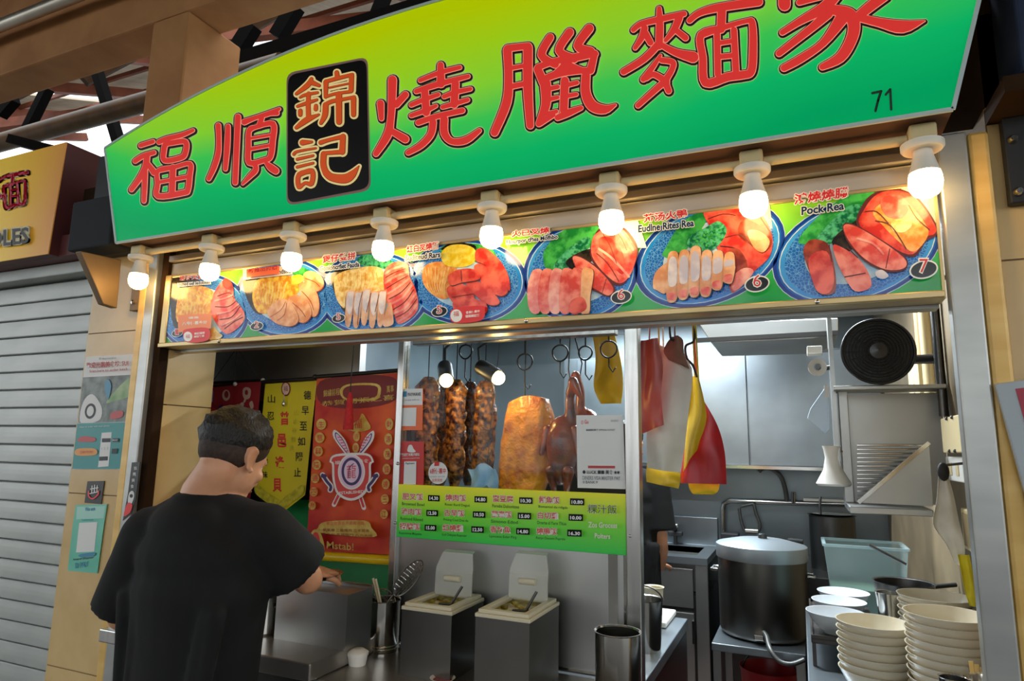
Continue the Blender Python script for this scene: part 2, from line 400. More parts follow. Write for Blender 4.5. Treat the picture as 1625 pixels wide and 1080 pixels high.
# partition behind the banners
pt = struct(MB().box(-2.5, -1.62, 2.16, 2.2, 0, 2.6).build('wall_partition', 'steel_soft'))
MB().box(-1.62, -1.27, 2.16, 2.2, 0, 1.80).build('panel', 'steel_soft', pt)
MB().box(-2.3, -1.36, 2.145, 2.16, .98, 1.78).build('dark_panel', 'dark_panel', pt)
MB().box(-2.0, -1.42, 2.135, 2.145, 1.0, 1.38).build('green_panel', 'green_panel', pt)
# lights of the stall: fluorescent battens under its ceiling
mat('tube_light', '#eaf4ff', .4, emit=5.)
def batten(x, y, ln, energy, label):
    t = thing('fluorescent_batten', label, 'ceiling light', (x, y, 2.55), 0, 'ceiling lights of the stall')
    MB().box(x - ln / 2, x + ln / 2, y - .03, y + .03, 2.57, 2.6).build('housing', 'white_plastic', t)
    MB().tube([(x - ln / 2 + .03, y, 2.552), (x + ln / 2 - .03, y, 2.552)], .013, 10).build('tube', 'tube_light', t, smooth=60)
    area('batten_light', (x, y, 2.535), (ln, .05), (0, 0, 0), energy, (.84, .93, 1.0)); return t
batten(-.3, 3.1, 1.0, 50, 'white fluorescent batten under the stall ceiling above the cooking pot')
batten(-1.1, 4.0, 1.1, 55, 'white fluorescent batten under the stall ceiling toward the back left')
# ================================================================== the big sign
YS = 1.44
def S(u, v, k=0): p = UY(u, v, YS); p.y -= k * .0013 - .006; return p
sgn = thing('shop_sign', 'long arched green sign with red outlined Chinese characters above the stall', 'sign', (-.91, 1.5, 2.274))
zb = 2.274; bl, br = (-2.129, zb), (.310, zb); tl, tr = (-2.253, 2.645), (.412, 2.645)
arc = []
cxm = (tl[0] + tr[0]) / 2; half = (tr[0] - tl[0]) / 2; sag = 2.848 - 2.645; rad = (half ** 2 + sag ** 2) / (2 * sag)
for k in range(33):
    x = tl[0] + (tr[0] - tl[0]) * k / 32; arc.append((x, 2.848 - rad + math.sqrt(rad ** 2 - (x - cxm) ** 2)))
outline = [bl, br] + arc[::-1]
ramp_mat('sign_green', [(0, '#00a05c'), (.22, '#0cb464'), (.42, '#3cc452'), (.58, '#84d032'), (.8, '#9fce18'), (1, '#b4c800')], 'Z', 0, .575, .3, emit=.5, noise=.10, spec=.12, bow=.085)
mat('sign_edge', '#c8d8d4', .4); mat('sign_body', '#5a3a2a', .7)
MB().prism([(x, YS + .006, z) for x, z in outline], (0, .13, 0)).build('casing', 'sign_body', sgn)
MB().prism([(x, YS, z) for x, z in outline], (0, .005, 0)).build('green_panel', 'sign_green', sgn)
mb = MB()
cen = Vector((-.91, 0, 2.5))
def inset(p, d): q = Vector((p[0], 0, p[1])); v = (cen - q).normalized(); return q + v * d
ol = [Vector((x, 0, z)) for x, z in outline]
for i in range(len(ol)):
    a, b = ol[i], ol[(i + 1) % len(ol)]; mb.bar(a + YV * (YS - .001), b + YV * (YS - .001), .008, .006, up=(0, 1, 0))
mb.build('edge_strip', 'sign_edge', sgn)

mat('char_red', '#ee3a34', .35, emit=.34); mat('char_pale', '#ffb89c', .35, emit=.3); mat('char_dark', '#2a0c08', .4); mat('char_cream', '#d2e2a0', .4, emit=.2)
mat('gold_core', '#ec5a22', .35, emit=.25); mat('gold_line', '#8c3410', .4); mat('gold_pale', '#ffe29a', .35, emit=.3)
mat('plaque_black', '#0c0b0b', .35); mat('plaque_rim', '#a07a70', .4, emit=.05)
GLYPHS = {
 'fu': (200, 190, 7.714, [[(195,322,62),(345,275,62)], [(420,280,70),(520,240,70),(700,195,66),(835,138,52)],
   [(480,380,75),(500,310,75),(580,290,72),(745,278,72),(740,420,75),(680,475,75),(490,505,72),(480,380,75)],
   [(410,630,60),(600,590,62),(800,545,64),(795,700,75),(775,860,75),(720,900,78),(410,940,75),(405,790,70),(410,630,60)],
   [(592,590,82),(580,910,84)], [(420,772,52),(790,700,56)],
   [(130,512,66),(230,450,68),(360,410,62)], [(275,450,80),(255,590,84),(180,730,76),(85,860,66)], [(250,640,76),(245,850,70),(238,1000,62)], [(275,530,60),(360,650,86)]]),
 'shun': (325, 160, 7.714, [[(180,310,74),(188,480,66),(180,650,74),(130,820,74),(65,960,62)], [(300,320,66),(290,560,78),(268,840,62)], [(422,205,80),(405,600,76),(388,1005,74)],
   [(500,268,80),(640,215,60),(800,165,70),(925,110,50)], [(800,165,60),(900,160,64)], [(715,215,70),(685,310,80)],
   [(560,370,70),(640,330,60),(850,290,76),(845,500,80),(820,690,74),(740,735,70),(560,765,74),(550,560,76),(560,370,70)],
   [(570,470,44),(830,425,44)], [(570,600,50),(830,550,50)], [(625,760,60),(640,850,76),(570,930,66),(480,1025,38)], [(765,765,50),(820,820,90),(885,865,90)]]),
 'shao': (585, 90, 6.353, [[(130,480,78),(140,630,56)], [(250,242,92),(245,450,84),(232,650,76),(200,800,88),(85,985,64)], [(380,392,74),(290,490,78)], [(255,765,70),(380,838,84)],
   [(735,92,68),(738,280,92)], [(530,248,50),(730,170,56),(928,118,50)], [(490,358,56),(700,290,66),(1012,208,50)], [(575,340,80),(592,570,84)], [(440,495,52),(560,445,56),(712,392,50)], [(440,602,50),(600,545,56),(690,505,44)],
   [(885,280,84),(872,490,84)], [(770,412,52),(880,370,56),(1035,335,50)], [(755,518,50),(880,482,56),(1008,445,50)], [(512,672,64),(700,610,62),(955,552,62)], [(660,670,78),(638,790,74),(540,900,70),(410,975,58)], [(772,640,84),(775,780,84),(850,862,70),(990,850,78),(1125,755,52)]]),
 'la': (775, 30, 5.4, [[(170,275,80),(180,500,74),(165,720,82),(60,980,72)], [(170,262,66),(350,240,60)], [(345,255,84),(345,600,84),(365,920,68)], [(195,432,44),(330,408,44)], [(195,590,52),(330,562,52)],
   [(535,168,70),(462,318,72),(580,400,70)], [(702,125,76),(612,280,72),(740,352,76)], [(870,92,80),(772,240,76),(880,290,84)],
   [(430,440,74),(480,555,80)], [(430,425,60),(560,378,60),(760,338,74),(925,310,54)], [(918,305,60),(880,450,74)], [(470,530,60),(640,470,70),(850,450,56)], [(545,510,52),(690,390,76)], [(660,400,76),(820,458,60)],
   [(495,560,96),(500,740,84),(440,905,60)], [(510,612,46),(600,592,44)], [(520,700,46),(600,682,40)], [(510,822,44),(590,802,40)], [(450,905,50),(560,830,54)],
   [(662,540,76),(652,790,76)], [(670,580,46),(765,556,44)], [(670,672,46),(760,656,40)], [(600,855,56),(690,815,66),(800,772,44)], [(842,495,78),(840,640,86),(895,752,96),(1000,785,80),(1092,748,28)]]),
 'mian': (980, 0, 6.0, [[(400,92,50),(406,250,76),(400,450,76)], [(155,296,54),(230,240,60),(400,198,66),(635,145,60)], [(262,280,70),(235,370,66),(172,468,48)], [(270,330,70),(318,418,66)], [(590,180,80),(545,290,70),(462,398,44)], [(560,300,60),(650,372,66)],
   [(400,425,76),(260,570,72),(62,695,66)], [(420,440,60),(560,512,76),(722,556,112)],
   [(412,540,36),(340,650,56),(250,765,62)], [(425,585,60),(530,605,62),(520,680,60),(465,780,70),(490,875,66)], [(280,760,50),(350,720,62),(470,790,70)], [(460,790,76),(400,835,66),(200,1015,56)],
   [(690,208,62),(780,140,66),(960,88,84),(1345,32,86)], [(995,110,86),(988,290,86)],
   [(798,345,74),(1000,280,60),(1230,215,52),(1285,240,70),(1292,500,80),(1275,690,82),(1200,725,84),(1050,745,88),(840,800,84),(815,560,76),(798,345,74)],
   [(950,320,66),(958,720,68)], [(1110,300,66),(1130,700,70)], [(970,425,52),(1110,402,52)], [(970,555,56),(1120,540,56)]]),
 'jia': (1220, 0, 6.0, [[(660,-330,100),(680,-230,110)], [(150,-110,110),(700,-195,80),(1190,-280,90)], [(145,-100,116),(150,60,118)], [(1190,-280,90),(1160,-160,110)], [(290,38,60),(480,-20,76),(900,-120,70)],
   [(660,-50,100),(520,90,110),(300,215,74),(130,322,60)], [(560,140,110),(420,270,80),(98,522,66)], [(700,180,130),(520,420,76),(300,575,80),(145,660,72)], [(570,100,90),(760,150,130),(810,260,120),(780,400,110),(680,560,100),(510,650,66)],
   [(840,180,90),(960,80,100),(1110,-30,100)], [(850,180,80),(1050,230,90),(1270,270,122),(1480,215,18)]]),
 'jin': (450, 85, 8.307, [[(382,345,50),(335,425,72),(185,540,44)], [(395,395,66),(485,432,44)], [(232,588,30),(300,555,44),(462,525,36)], [(345,540,60),(340,700,62),(345,850,66)], [(200,705,40),(330,660,50),(455,620,36)], [(236,765,60),(236,815,58)], [(442,700,54),(440,742,58)], [(185,985,50),(320,885,80),(480,815,30)],
   [(715,262,60),(725,330,66)], [(575,385,68),(570,580,50)], [(580,378,50),(700,345,52),(920,290,48)], [(912,300,66),(905,500,66)], [(620,460,26),(880,405,26)], [(575,580,40),(700,540,40),(885,515,42)], [(560,685,50),(650,642,56),(780,618,46),(945,585,46)], [(570,690,76),(562,820,76),(510,925,50)], [(745,550,84),(748,910,78)], [(938,605,72),(938,815,66)]]),
 'ji': (450, 195, 8.307, [[(265,268,76),(385,260,36)], [(152,420,44),(200,385,36),(440,342,28)], [(195,487,40),(405,440,34)], [(195,590,40),(405,538,34)], [(220,690,64),(390,640,64),(385,805,66),(300,800,44),(218,850,60),(220,690,64)],
   [(505,268,60),(620,232,50),(800,190,60)], [(798,190,74),(788,390,80)], [(780,392,60),(550,408,50)], [(545,420,80),(540,560,80),(575,670,84)], [(575,665,90),(650,725,100),(820,745,120),(920,690,100),(1008,578,16)]]),
}
def glyph(name, key, layers):
    ox, oy, s, strokes = GLYPHS[key]; prev = None
    for nm, m, grow, sh, k in layers:
        mb = MB()
        for st in strokes:
            if len(st) > 4 and st[0] == st[-1]: st = st + [st[1]]
            for pl in brush2d(st, grow, sh): mb.poly([S(ox + x / s, oy + y / s, k + .004 * len(mb.f)) for x, y in pl])
        o = mb.build(nm, m, sgn if prev is None else prev) if prev is None else mb.build(nm, m, prev)
        if prev is None: prev = o
    return prev
for key in ('fu', 'shun', 'shao', 'la', 'mian', 'jia'):
    s = GLYPHS[key][2] / 7.0
    o = glyph('character', key, [('red_character', 'char_red', -9 * s, (0, 0), 9.0), ('pale_line', 'char_pale', 3, (0, 0), 8.4), ('dark_outline', 'char_dark', 39 * s, (4 * s, 6 * s), 7.8), ('pale_outline', 'char_cream', 57 * s, (3 * s, 5 * s), 7.2)])
pl = MB()
def plaque(g, k, m, nm):
    c = [(455, 116), (584, 90), (589, 302), (455, 327)]; pts = []
    cx0 = sum(p[0] for p in c) / 4; cy0 = sum(p[1] for p in c) / 4
    for i in range(4):
        p = Vector(c[i]); a = Vector(c[i - 1]); b = Vector(c[(i + 1) % 4]); r = 14
        p = p + (Vector((cx0, cy0)) - p).normalized() * g * 1.4; a = a + (Vector((cx0, cy0)) - a).normalized() * g * 1.4; b = b + (Vector((cx0, cy0)) - b).normalized() * g * 1.4
        u = p + (a - p).normalized() * r; w = p + (b - p).normalized() * r
        for t in range(5):
            t /= 4; q = u * (1 - t) ** 2 + p * 2 * t * (1 - t) + w * t * t; pts.append(S(q.x, q.y, k))
    return MB().poly(pts).build(nm, m, sgn)
plaque(0, 5.4, 'plaque_rim', 'plaque_rim'); plaque(3.2, 6.0, 'plaque_black', 'plaque')
for key in ('jin', 'ji'):
    glyph('character', key, [('orange_character', 'gold_core', -8, (0, 0), 9.0), ('brown_line', 'gold_line', 4, (0, 0), 8.4), ('cream_outline', 'gold_pale', 52, (0, 0), 7.2)])
mb = MB()
for st in ([(985,890,24),(1070,872,24)], [(1068,872,24),(1040,960,24),(1015,1060,24)], [(1112,905,22),(1155,855,24)], [(1155,855,24),(1165,1045,24)]):
    for pl_ in brush2d(st): mb.poly([S(1220 + x / 6, y / 6, 6) for x, y in pl_])
mat('digits', '#173a24', .5); mb.build('stall_number', 'digits', sgn)

# ================================================================== bulbs under the sign
mat('bulb_glow', '#ffd084', .3, emit=22.); mat('bulb_body', '#f2ecdd', .45)
def bulb(x, z, label):
    y = 1.50; t = thing('light_bulb', label, 'light bulb', (x, y, z), 0, 'bulbs under the green sign')
    MB().obox((0, 0, .1015), (.05, .05, .034)).build('junction_box', 'cream_plastic', t, local=True, bevel=.006)
    MB().lathe([(.0, .067), (.036, .067), (.040, .072), (.040, .082), (.03, .086)], n=24).build('holder', 'bulb_body', t, local=True, smooth=40)
    MB().lathe([(.017, .07), (.018, .058), (.023, .038), (.027, .024), (.0285, .018)], n=24).build('bulb_neck', 'bulb_body', t, local=True, smooth=60)
    MB().lathe([(.0285, .018), (.0305, .008), (.0315, -.004), (.0295, -.016), (.023, -.027), (.012, -.0335), (0, -.035)], n=24).build('globe', 'bulb_glow', t, local=True, smooth=80)
    return t
bx_ = [UY(u, v, 1.50).x for u, v in ((220, 440), (333, 424), (463, 409), (608, 391), (780, 368), (970, 341), (1195, 308), (1467, 272))]
bl_ = ['glowing bulb at the left end of the row, above the pillar poster', 'glowing bulb second from the left under the green sign', 'glowing bulb third from the left under the green sign', 'glowing bulb fourth from the left under the green sign',
       'glowing bulb fifth from the left, under the third red character', 'glowing bulb sixth from the left under the green sign', 'glowing bulb second from the right, above the dish pictures', 'glowing bulb at the right end of the row, beside the cream tiled pillar']
for x, l in zip(bx_, bl_): bulb(x, 2.155, l)
ORD = ['first', 'second', 'third', 'fourth', 'fifth', 'sixth', 'seventh', 'eighth']
for k in range(7):
    tag(MB().tube([(bx_[k] + .026, 1.505, 2.252), (bx_[k + 1] - .026, 1.505, 2.252)], .011, 10).build('conduit_pipe', 'cream_plastic', smooth=60),
        'cream conduit pipe between the %s and %s bulb from the left' % (ORD[k], ORD[k + 1]), 'pipe', 'conduit between the bulbs')
# ================================================================== flat print on a plane of the scene
class Art:
    """collects printed shapes; coordinates are taken on a plane Y = const (or another map), k stacks the ink layers"""
    def __init__(s, fn, ox=0, oy=0, sc=1., clip=None, dk=.0004):
        s.fn = fn; s.ox, s.oy, s.sc = ox, oy, sc; s.mb = MB(); s.mats = []; s.k = 1; s.clip = clip; s.dk = dk
    def at(s, ox, oy, sc): s.ox, s.oy, s.sc = ox, oy, sc; return s
    def mi(s, m):
        if m not in s.mats: s.mats.append(m)
        return s.mats.index(m)
    def P(s, p): return s.fn(s.ox + p[0] / s.sc, s.oy + p[1] / s.sc, s.k * s.dk)
    def up(s, n=1): s.k += n; return s
    def poly(s, m, pts):
        s.k += .004; q = [s.P(p) for p in pts]
        if s.clip: q = clip_rect(q, *s.clip)
        if len(q) > 2: s.mb.poly(q, s.mi(m))
        return s
    def blob(s, m, pts): s.poly(m, [(p.x, p.y) for p in smooth_closed([Vector(p) for p in pts], 4)]); s.up(); return s
    def ell(s, m, cx, cy, rx, ry, rot=0., n=40):
        c, d = math.cos(rot), math.sin(rot)
        s.poly(m, [(cx + rx * math.cos(2 * math.pi * i / n) * c - ry * math.sin(2 * math.pi * i / n) * d, cy + rx * math.cos(2 * math.pi * i / n) * d + ry * math.sin(2 * math.pi * i / n) * c) for i in range(n)]); s.up(); return s
    def line(s, m, pts, w):
        for pl in brush2d([(p[0], p[1], p[2] if len(p) > 2 else w) for p in pts]): s.poly(m, pl)
        s.up(); return s
    def quad(s, m, a, b, c, d): s.poly(m, [a, b, c, d]); s.up(); return s
    def text(s, m, body, a, b, h, bold=0.):
        """baseline from a to b (pixels), letters h pixels high"""
        vs, fs = text2d(body, bold)
        if not vs: return s
        x0 = min(v[0] for v in vs); x1 = max(v[0] for v in vs); y0 = min(v[1] for v in vs); y1 = max(v[1] for v in vs)
        A, B = Vector(a), Vector(b); d = B - A; out = []
        for v in vs:
            t = (v[0] - x0) / (x1 - x0); out.append(s.P(A + d * t - Vector((0, (v[1] - y0) / (y1 - y0) * h))))
        s.mb.add(out, fs, s.mi(m)); s.up(); return s
    def col_text(s, m, chars, a, b, w, h, bold=.0):
        """characters written downward from a to b (their centres)"""
        n = len(chars)
        for i, ch in enumerate(chars):
            t = i / max(n - 1, 1); x = a[0] + (b[0] - a[0]) * t; y = a[1] + (b[1] - a[1]) * t
            s.text(m, ch, (x - w / 2, y + h / 2), (x + w / 2, y + h / 2), h, bold); s.k -= 1
        s.up(); return s
    def build(s, name, parent=None, **kw):
        o = s.mb.build(name, s.mats, parent, **kw)
        if name == 'print': o['kind'] = 'stuff'
        return o
def onY(y): return lambda u, v, d: UY(u, v, y) - YV * d
# ================================================================== menu board with seven dish pictures; print brightened by faint emission
YM = 1.585
mn = thing('menu_board', 'long menu board with seven numbered dish pictures under the bulbs', 'menu board', (-.88, 1.62, 1.925))
mx0, mx1, mz0, mz1 = -2.018, .290, 1.9415, 2.176
ramp_mat('menu_green', [(0, '#0ea04c'), (.45, '#35c050'), (1, '#8ed23c')], 'Z', .012, .252, .12, emit=.04)
mat('frame_warm', '#c9b384', .32, .7, col2='#b7a173', scale=4)
MB().box(mx0, mx1, YM, YM + .05, mz0, mz1).build('picture_panel', 'menu_green', mn)
MB().box(-2.046, .294, YM - .012, YM + .06, 1.925, mz0).build('frame_bottom', 'frame_warm', mn, bevel=.003)
MB().box(-2.046, .294, YM - .004, YM + .06, mz1, 2.186).build('frame_top', 'frame_warm', mn, bevel=.002)
MB().box(-2.046, mx0, YM - .008, YM + .06, 1.925, 2.186).build('frame_side', 'frame_warm', mn, bevel=.003)
MB().box(mx1, .296, YM - .008, YM + .06, 1.925, 2.186).build('frame_side', 'frame_warm', mn)
MB().box(-2.046, .294, YM + .06, 1.69, 1.918, 1.925).build('soffit', 'steel_soft', mn)
MB().box(-2.046, .294, 1.65, 1.69, 1.926, 2.42).build('back_box', 'steel_soft', mn)
for u, v in ((347, 547), (1297, 481), (835, 512)):
    p = UY(u, v, YM - .012); MB().ball((p.x, YM - .013, 1.9335), (.006, .004, .006), 12, 8).build('screw', 'steel_bright', mn, smooth=80)
for nm, c1, c2, sc in (('p_blue', '#0c50b4', '#1260c4', 10), ('p_blue2', '#1f86e0', '#3f9cea', 14), ('p_navy', '#12348c', '#1a3f9c', 10), ('p_pale', '#a8d4f2', '#d0eaf8', 40), ('p_noodle', '#d88a1c', '#f4cf4a', 60), ('p_noodle2', '#e0b45a', '#f6e6a8', 60), ('p_orange', '#e0883a', '#f0b870', 50),
        ('p_meat', '#c22e28', '#ee6a58', 26), ('p_meat2', '#d6453c', '#f49080', 30), ('p_pink', '#e27a78', '#f6b8ac', 30), ('p_brown', '#7a2a1c', '#a84a34', 40), ('p_skin', '#d8925e', '#f2c49a', 24), ('p_fat', '#c8c4d4', '#e6e0e4', 30), ('p_leaf', '#1c8a3c', '#4ac05a', 40), ('p_leaf2', '#0c6a44', '#58c890', 90), ('p_egg', '#e8c81c', '#f6ea6a', 50), ('p_dark', '#1a1612', '#3a3020', 60), ('p_grey', '#b8b0b4', '#d8d0c8', 20)):
    mat(nm, c1, .14, 0, col2=c2, scale=sc, detail=4, emit=.03, contrast=(.4, .6))
mat('p_white', '#f0f2f0', .14, emit=.04); mat('p_black', '#101312', .14); mat('p_text', '#14345c', .2); mat('p_red', '#c82c30', .2, emit=.08); mat('p_line', '#5a1a14', .3)
# pale scroll pattern on the blue rims
def speckle(name, base, dots, scale):
    m = mat(name, base, .14, emit=.03); nt = m.node_tree; N = nt.nodes; L = nt.links; b = N['Principled BSDF']
    tc = N.new('ShaderNodeTexCoord'); vo = N.new('ShaderNodeTexVoronoi'); vo.feature = 'DISTANCE_TO_EDGE'; vo.inputs['Scale'].default_value = scale; L.new(tc.outputs['Object'], vo.inputs['Vector'])
    r = N.new('ShaderNodeValToRGB'); r.color_ramp.elements[0].position = .02; r.color_ramp.elements[1].position = .09; r.color_ramp.elements[0].color = lin(dots); r.color_ramp.elements[1].color = lin(base)
    L.new(vo.outputs['Distance'], r.inputs[0]); L.new(r.outputs[0], b.inputs['Base Color']); L.new(r.outputs[0], b.inputs['Emission Color'])
speckle('p_pattern', '#1468c8', '#6cb0e6', 140)
def dish(ox, oy, sc): return Art(onY(YM), ox, oy, sc, clip=(mx0, mx1, mz0, mz1))
def plate(a, cx, cy, rx, ry, rot=0., edge='p_blue'):
    a.ell('p_pale', cx, cy, rx + 6, ry + 6, rot); a.ell('p_navy', cx, cy, rx, ry, rot); a.ell('p_blue', cx, cy, rx * .955, ry * .955, rot); a.ell('p_pale', cx, cy, rx * .93, ry * .93, rot); a.ell('p_blue2', cx, cy, rx * .915, ry * .915, rot); a.ell('p_pattern', cx, cy, rx * .86, ry * .86, rot); a.ell('p_pale', cx, cy, rx * .62, ry * .62, rot)
def number(a, x, y, w, n):
    a.ell('p_white', x, y, w * 1.12, w * .72, -.2); a.ell('p_black', x, y, w, w * .6, -.2)
    a.text('p_white', n, (x - w * .42, y + w * .35), (x + w * .42, y + w * .35), w * 1.25, .06); a.text('p_red', n, (x - w * .33, y + w * .25), (x + w * .33, y + w * .25), w * 1.05, .0)
def halo(a, m, body, p, q, h, bold, w):
    for k in range(8): dx, dy = w * math.cos(k * .785), w * math.sin(k * .785); a.text(m, body, (p[0] + dx, p[1] + dy), (q[0] + dx, q[1] + dy), h, bold); a.k -= .9
    a.up()
def caption(a, zh, en, p0, p1, hz, q0, q1, he):
    halo(a, 'p_white', zh, p0, p1, hz, .02, 6); a.text('p_red', zh, p0, p1, hz, .022)
    halo(a, 'p_white', en, q0, q1, he, .03, 6); a.text('p_text', en, q0, q1, he, .03)
def slices(a, m, lines, w): 
    for l in lines: a.line(m, l, w); a.k -= 1
    a.up()
# 1
a = dish(255, 400, 5.417)
a.quad('p_dark', (60, 200), (180, 190), (180, 640), (60, 660)); plate(a, 370, 520, 395, 340)
a.blob('p_dark', [(110, 250), (330, 240), (420, 420), (300, 640), (120, 640)])
a.blob('p_noodle', [(150, 420), (200, 325), (330, 290), (450, 330), (485, 440), (440, 550), (300, 600), (150, 600)])
for k in range(9): a.line('p_noodle2', [(190 + 24 * k, 330 + (k % 3) * 20), (170 + 34 * k, 400), (200 + 25 * k, 470), (180 + 28 * k, 530)], 7); a.k -= 1
a.up(); a.blob('p_meat2', [(440, 500), (470, 350), (560, 235), (630, 290), (645, 400), (725, 510), (720, 600), (640, 680), (560, 700), (480, 600)])
a.blob('p_brown', [(540, 260), (570, 225), (625, 270), (630, 330), (560, 310)])
slices(a, 'p_line', [[(500, 380), (600, 350), (640, 400)], [(480, 470), (590, 470), (660, 420)], [(520, 580), (620, 560), (690, 470)], [(560, 660), (640, 600), (715, 560)]], 6)
slices(a, 'p_pink', [[(480, 420), (560, 400), (630, 370)], [(500, 530), (600, 510), (680, 450)], [(540, 630), (640, 580), (700, 530)]], 14)
a.blob('p_noodle2', [(430, 690), (470, 645), (510, 690), (545, 720), (500, 755), (430, 750)])
a.text('p_white', '煲仔叉燒麵', (172, 250), (440, 232), 44, .08); a.text('p_red', '煲仔叉燒麵', (175, 248), (438, 230), 38, .015)
a.quad('p_white', (160, 268), (445, 248), (450, 280), (160, 304)); a.text('p_black', 'huned oef ledobxed', (170, 296), (440, 274), 30, .02)
number(a, 160, 700, 44, '1'); a.build('dish_picture', mn)['label'] = 'picture of yellow noodles and sliced red meat on a blue plate'
# 2
a = dish(255, 400, 5.417)
plate(a, 1070, 390, 425, 340); a.blob('p_dark', [(720, 220), (860, 200), (900, 500), (820, 520), (740, 380)])
a.blob('p_noodle', [(800, 330), (840, 240), (980, 205), (1150, 215), (1200, 320), (1120, 420), (960, 520), (850, 520), (800, 430)])
for k in range(10): a.line('p_noodle2', [(820 + 30 * k, 260), (850 + 24 * k, 320 + (k % 2) * 20), (830 + 26 * k, 380), (860 + 18 * k, 450)], 7); a.k -= 1
a.up(); a.blob('p_leaf', [(1140, 160), (1210, 130), (1290, 170), (1230, 210), (1160, 205)]); a.blob('p_egg', [(1130, 220), (1200, 195), (1250, 230), (1180, 280)])
for pts in ([(1240, 190), (1310, 165), (1390, 210), (1410, 290), (1350, 340), (1260, 290)], [(1200, 300), (1260, 265), (1350, 340), (1375, 480), (1330, 560), (1250, 480)], [(1110, 410), (1190, 370), (1280, 430), (1310, 540), (1240, 610), (1150, 560)], [(930, 520), (1000, 430), (1090, 410), (1170, 490), (1200, 590), (1130, 640), (1000, 610)]):
    a.blob('p_brown', [(x + 5, y + 5) for x, y in pts]); a.blob('p_skin', pts)
slices(a, 'p_brown', [[(1260, 230), (1340, 260), (1380, 300)], [(1230, 340), (1300, 420), (1330, 500)], [(1150, 440), (1220, 500), (1260, 560)], [(960, 560), (1050, 500), (1090, 430)], [(1020, 590), (1080, 540), (1100, 440)]], 5)
a.quad('p_white', (725, 150), (1150, 118), (1150, 195), (725, 245))
a.text('p_text', 'l Fndsno', (985, 198), (1140, 184), 40, .02); number(a, 845, 640, 52, '2'); a.build('dish_picture', mn)['label'] = 'picture of noodles with fried dumplings on a blue plate'
# 3
a = dish(500, 370, 4.779)
plate(a, 440, 460, 425, 320); a.blob('p_leaf2', [(330, 190), (400, 160), (500, 180), (620, 230), (640, 260), (470, 270), (350, 240)])
a.blob('p_dark', [(130, 310), (300, 290), (260, 600), (180, 520)])
a.blob('p_noodle2', [(150, 380), (180, 310), (340, 260), (510, 270), (525, 430), (400, 450), (250, 460), (230, 570), (170, 500)])
for k in range(11): a.line('p_noodle', [(190 + 28 * k, 300), (180 + 30 * k, 340 + (k % 3) * 14), (200 + 26 * k, 390), (190 + 25 * k, 440)], 4); a.k -= 1
a.up(); a.blob('p_meat2', [(525, 330), (560, 250), (640, 215), (710, 240), (725, 330), (770, 430), (790, 560), (740, 640), (640, 690), (600, 600), (550, 520)])
slices(a, 'p_pink', [[(540, 310), (600, 270), (680, 250)], [(540, 380), (620, 330), (700, 300)], [(560, 460), (640, 410), (715, 350)], [(580, 540), (670, 490), (740, 400)], [(610, 610), (700, 560), (770, 460)], [(640, 670), (720, 620), (780, 540)]], 16)
slices(a, 'p_line', [[(540, 340), (610, 300), (690, 272)], [(550, 420), (630, 370), (712, 325)], [(570, 500), (660, 450), (730, 375)], [(600, 580), (690, 520), (755, 430)], [(620, 640), (710, 590), (780, 500)]], 5)
for k in range(5):
    x = 285 + 62 * k; t = 440 - (12 if k == 2 else 0) + (k % 2) * 8
    a.blob('p_skin', [(x - 36, t + 8), (x + 10, t - 4), (x + 26, t + 10), (x + 6, t + 180), (x - 14, t + 270), (x - 46, t + 250), (x - 44, t + 120)]); a.blob('p_fat', [(x - 30, t + 18), (x + 6, t + 6), (x + 20, t + 20), (x + 2, t + 160), (x - 20, t + 175), (x - 38, t + 120)])
slices(a, 'p_line', [[(375, 450), (350, 560), (338, 700)], [(440, 460), (405, 600)], [(500, 470), (470, 600)]], 5)
a.blob('p_skin', [(550, 600), (590, 530), (610, 650), (600, 700), (530, 705)])
caption(a, '煲仔雙拼', 'Gonioncrfiet Fauda', (75, 235), (325, 205), 58, (55, 296), (355, 262), 40)
number(a, 200, 650, 46, '5'); a.build('dish_picture', mn)['label'] = 'picture of white sliced meat, noodles and red meat on a blue plate'
# 4
a = dish(500, 370, 4.779)
plate(a, 1150, 370, 460, 320); a.blob('p_leaf', [(960, 110), (1060, 80), (1200, 80), (1330, 110), (1380, 200), (1250, 220), (1000, 200)])
a.blob('p_dark', [(960, 120), (1050, 70), (1210, 90), (1200, 140), (1000, 130)])
a.blob('p_orange', [(820, 290), (870, 230), (980, 220), (1080, 270), (1060, 420), (1000, 500), (900, 470), (830, 390)])
for k in range(8): a.line('p_noodle2', [(840 + 26 * k, 260), (850 + 22 * k, 330 + (k % 2) * 16), (860 + 18 * k, 400), (890 + 14 * k, 460)], 5); a.k -= 1
a.up(); a.blob('p_egg', [(970, 140), (1030, 95), (1140, 90), (1220, 130), (1215, 220), (1130, 260), (1010, 250), (965, 200)])
for pts in ([(1230, 130), (1300, 120), (1400, 200), (1470, 320), (1480, 440), (1400, 370), (1300, 250), (1225, 210)], [(1215, 250), (1290, 240), (1400, 330), (1470, 430), (1420, 480), (1310, 430), (1240, 330)], [(1150, 380), (1210, 360), (1310, 410), (1410, 520), (1340, 550), (1230, 480)], [(1010, 420), (1110, 385), (1190, 430), (1220, 500), (1200, 560), (1060, 530)], [(1020, 330), (1100, 280), (1220, 280), (1260, 350), (1120, 380), (1040, 400)], [(1060, 520), (1200, 500), (1310, 540), (1290, 620), (1100, 620)]):
    a.blob('p_line', [(x + 4, y + 7) for x, y in pts]); a.blob('p_meat', pts)
slices(a, 'p_line', [[(1050, 490), (1210, 465)], [(1120, 290), (1125, 370)], [(1260, 230), (1310, 250)]], 5)
caption(a, '紅白叉燒麵', 'Suditeud Rars', (710, 160), (950, 125), 56, (700, 220), (965, 190), 44)
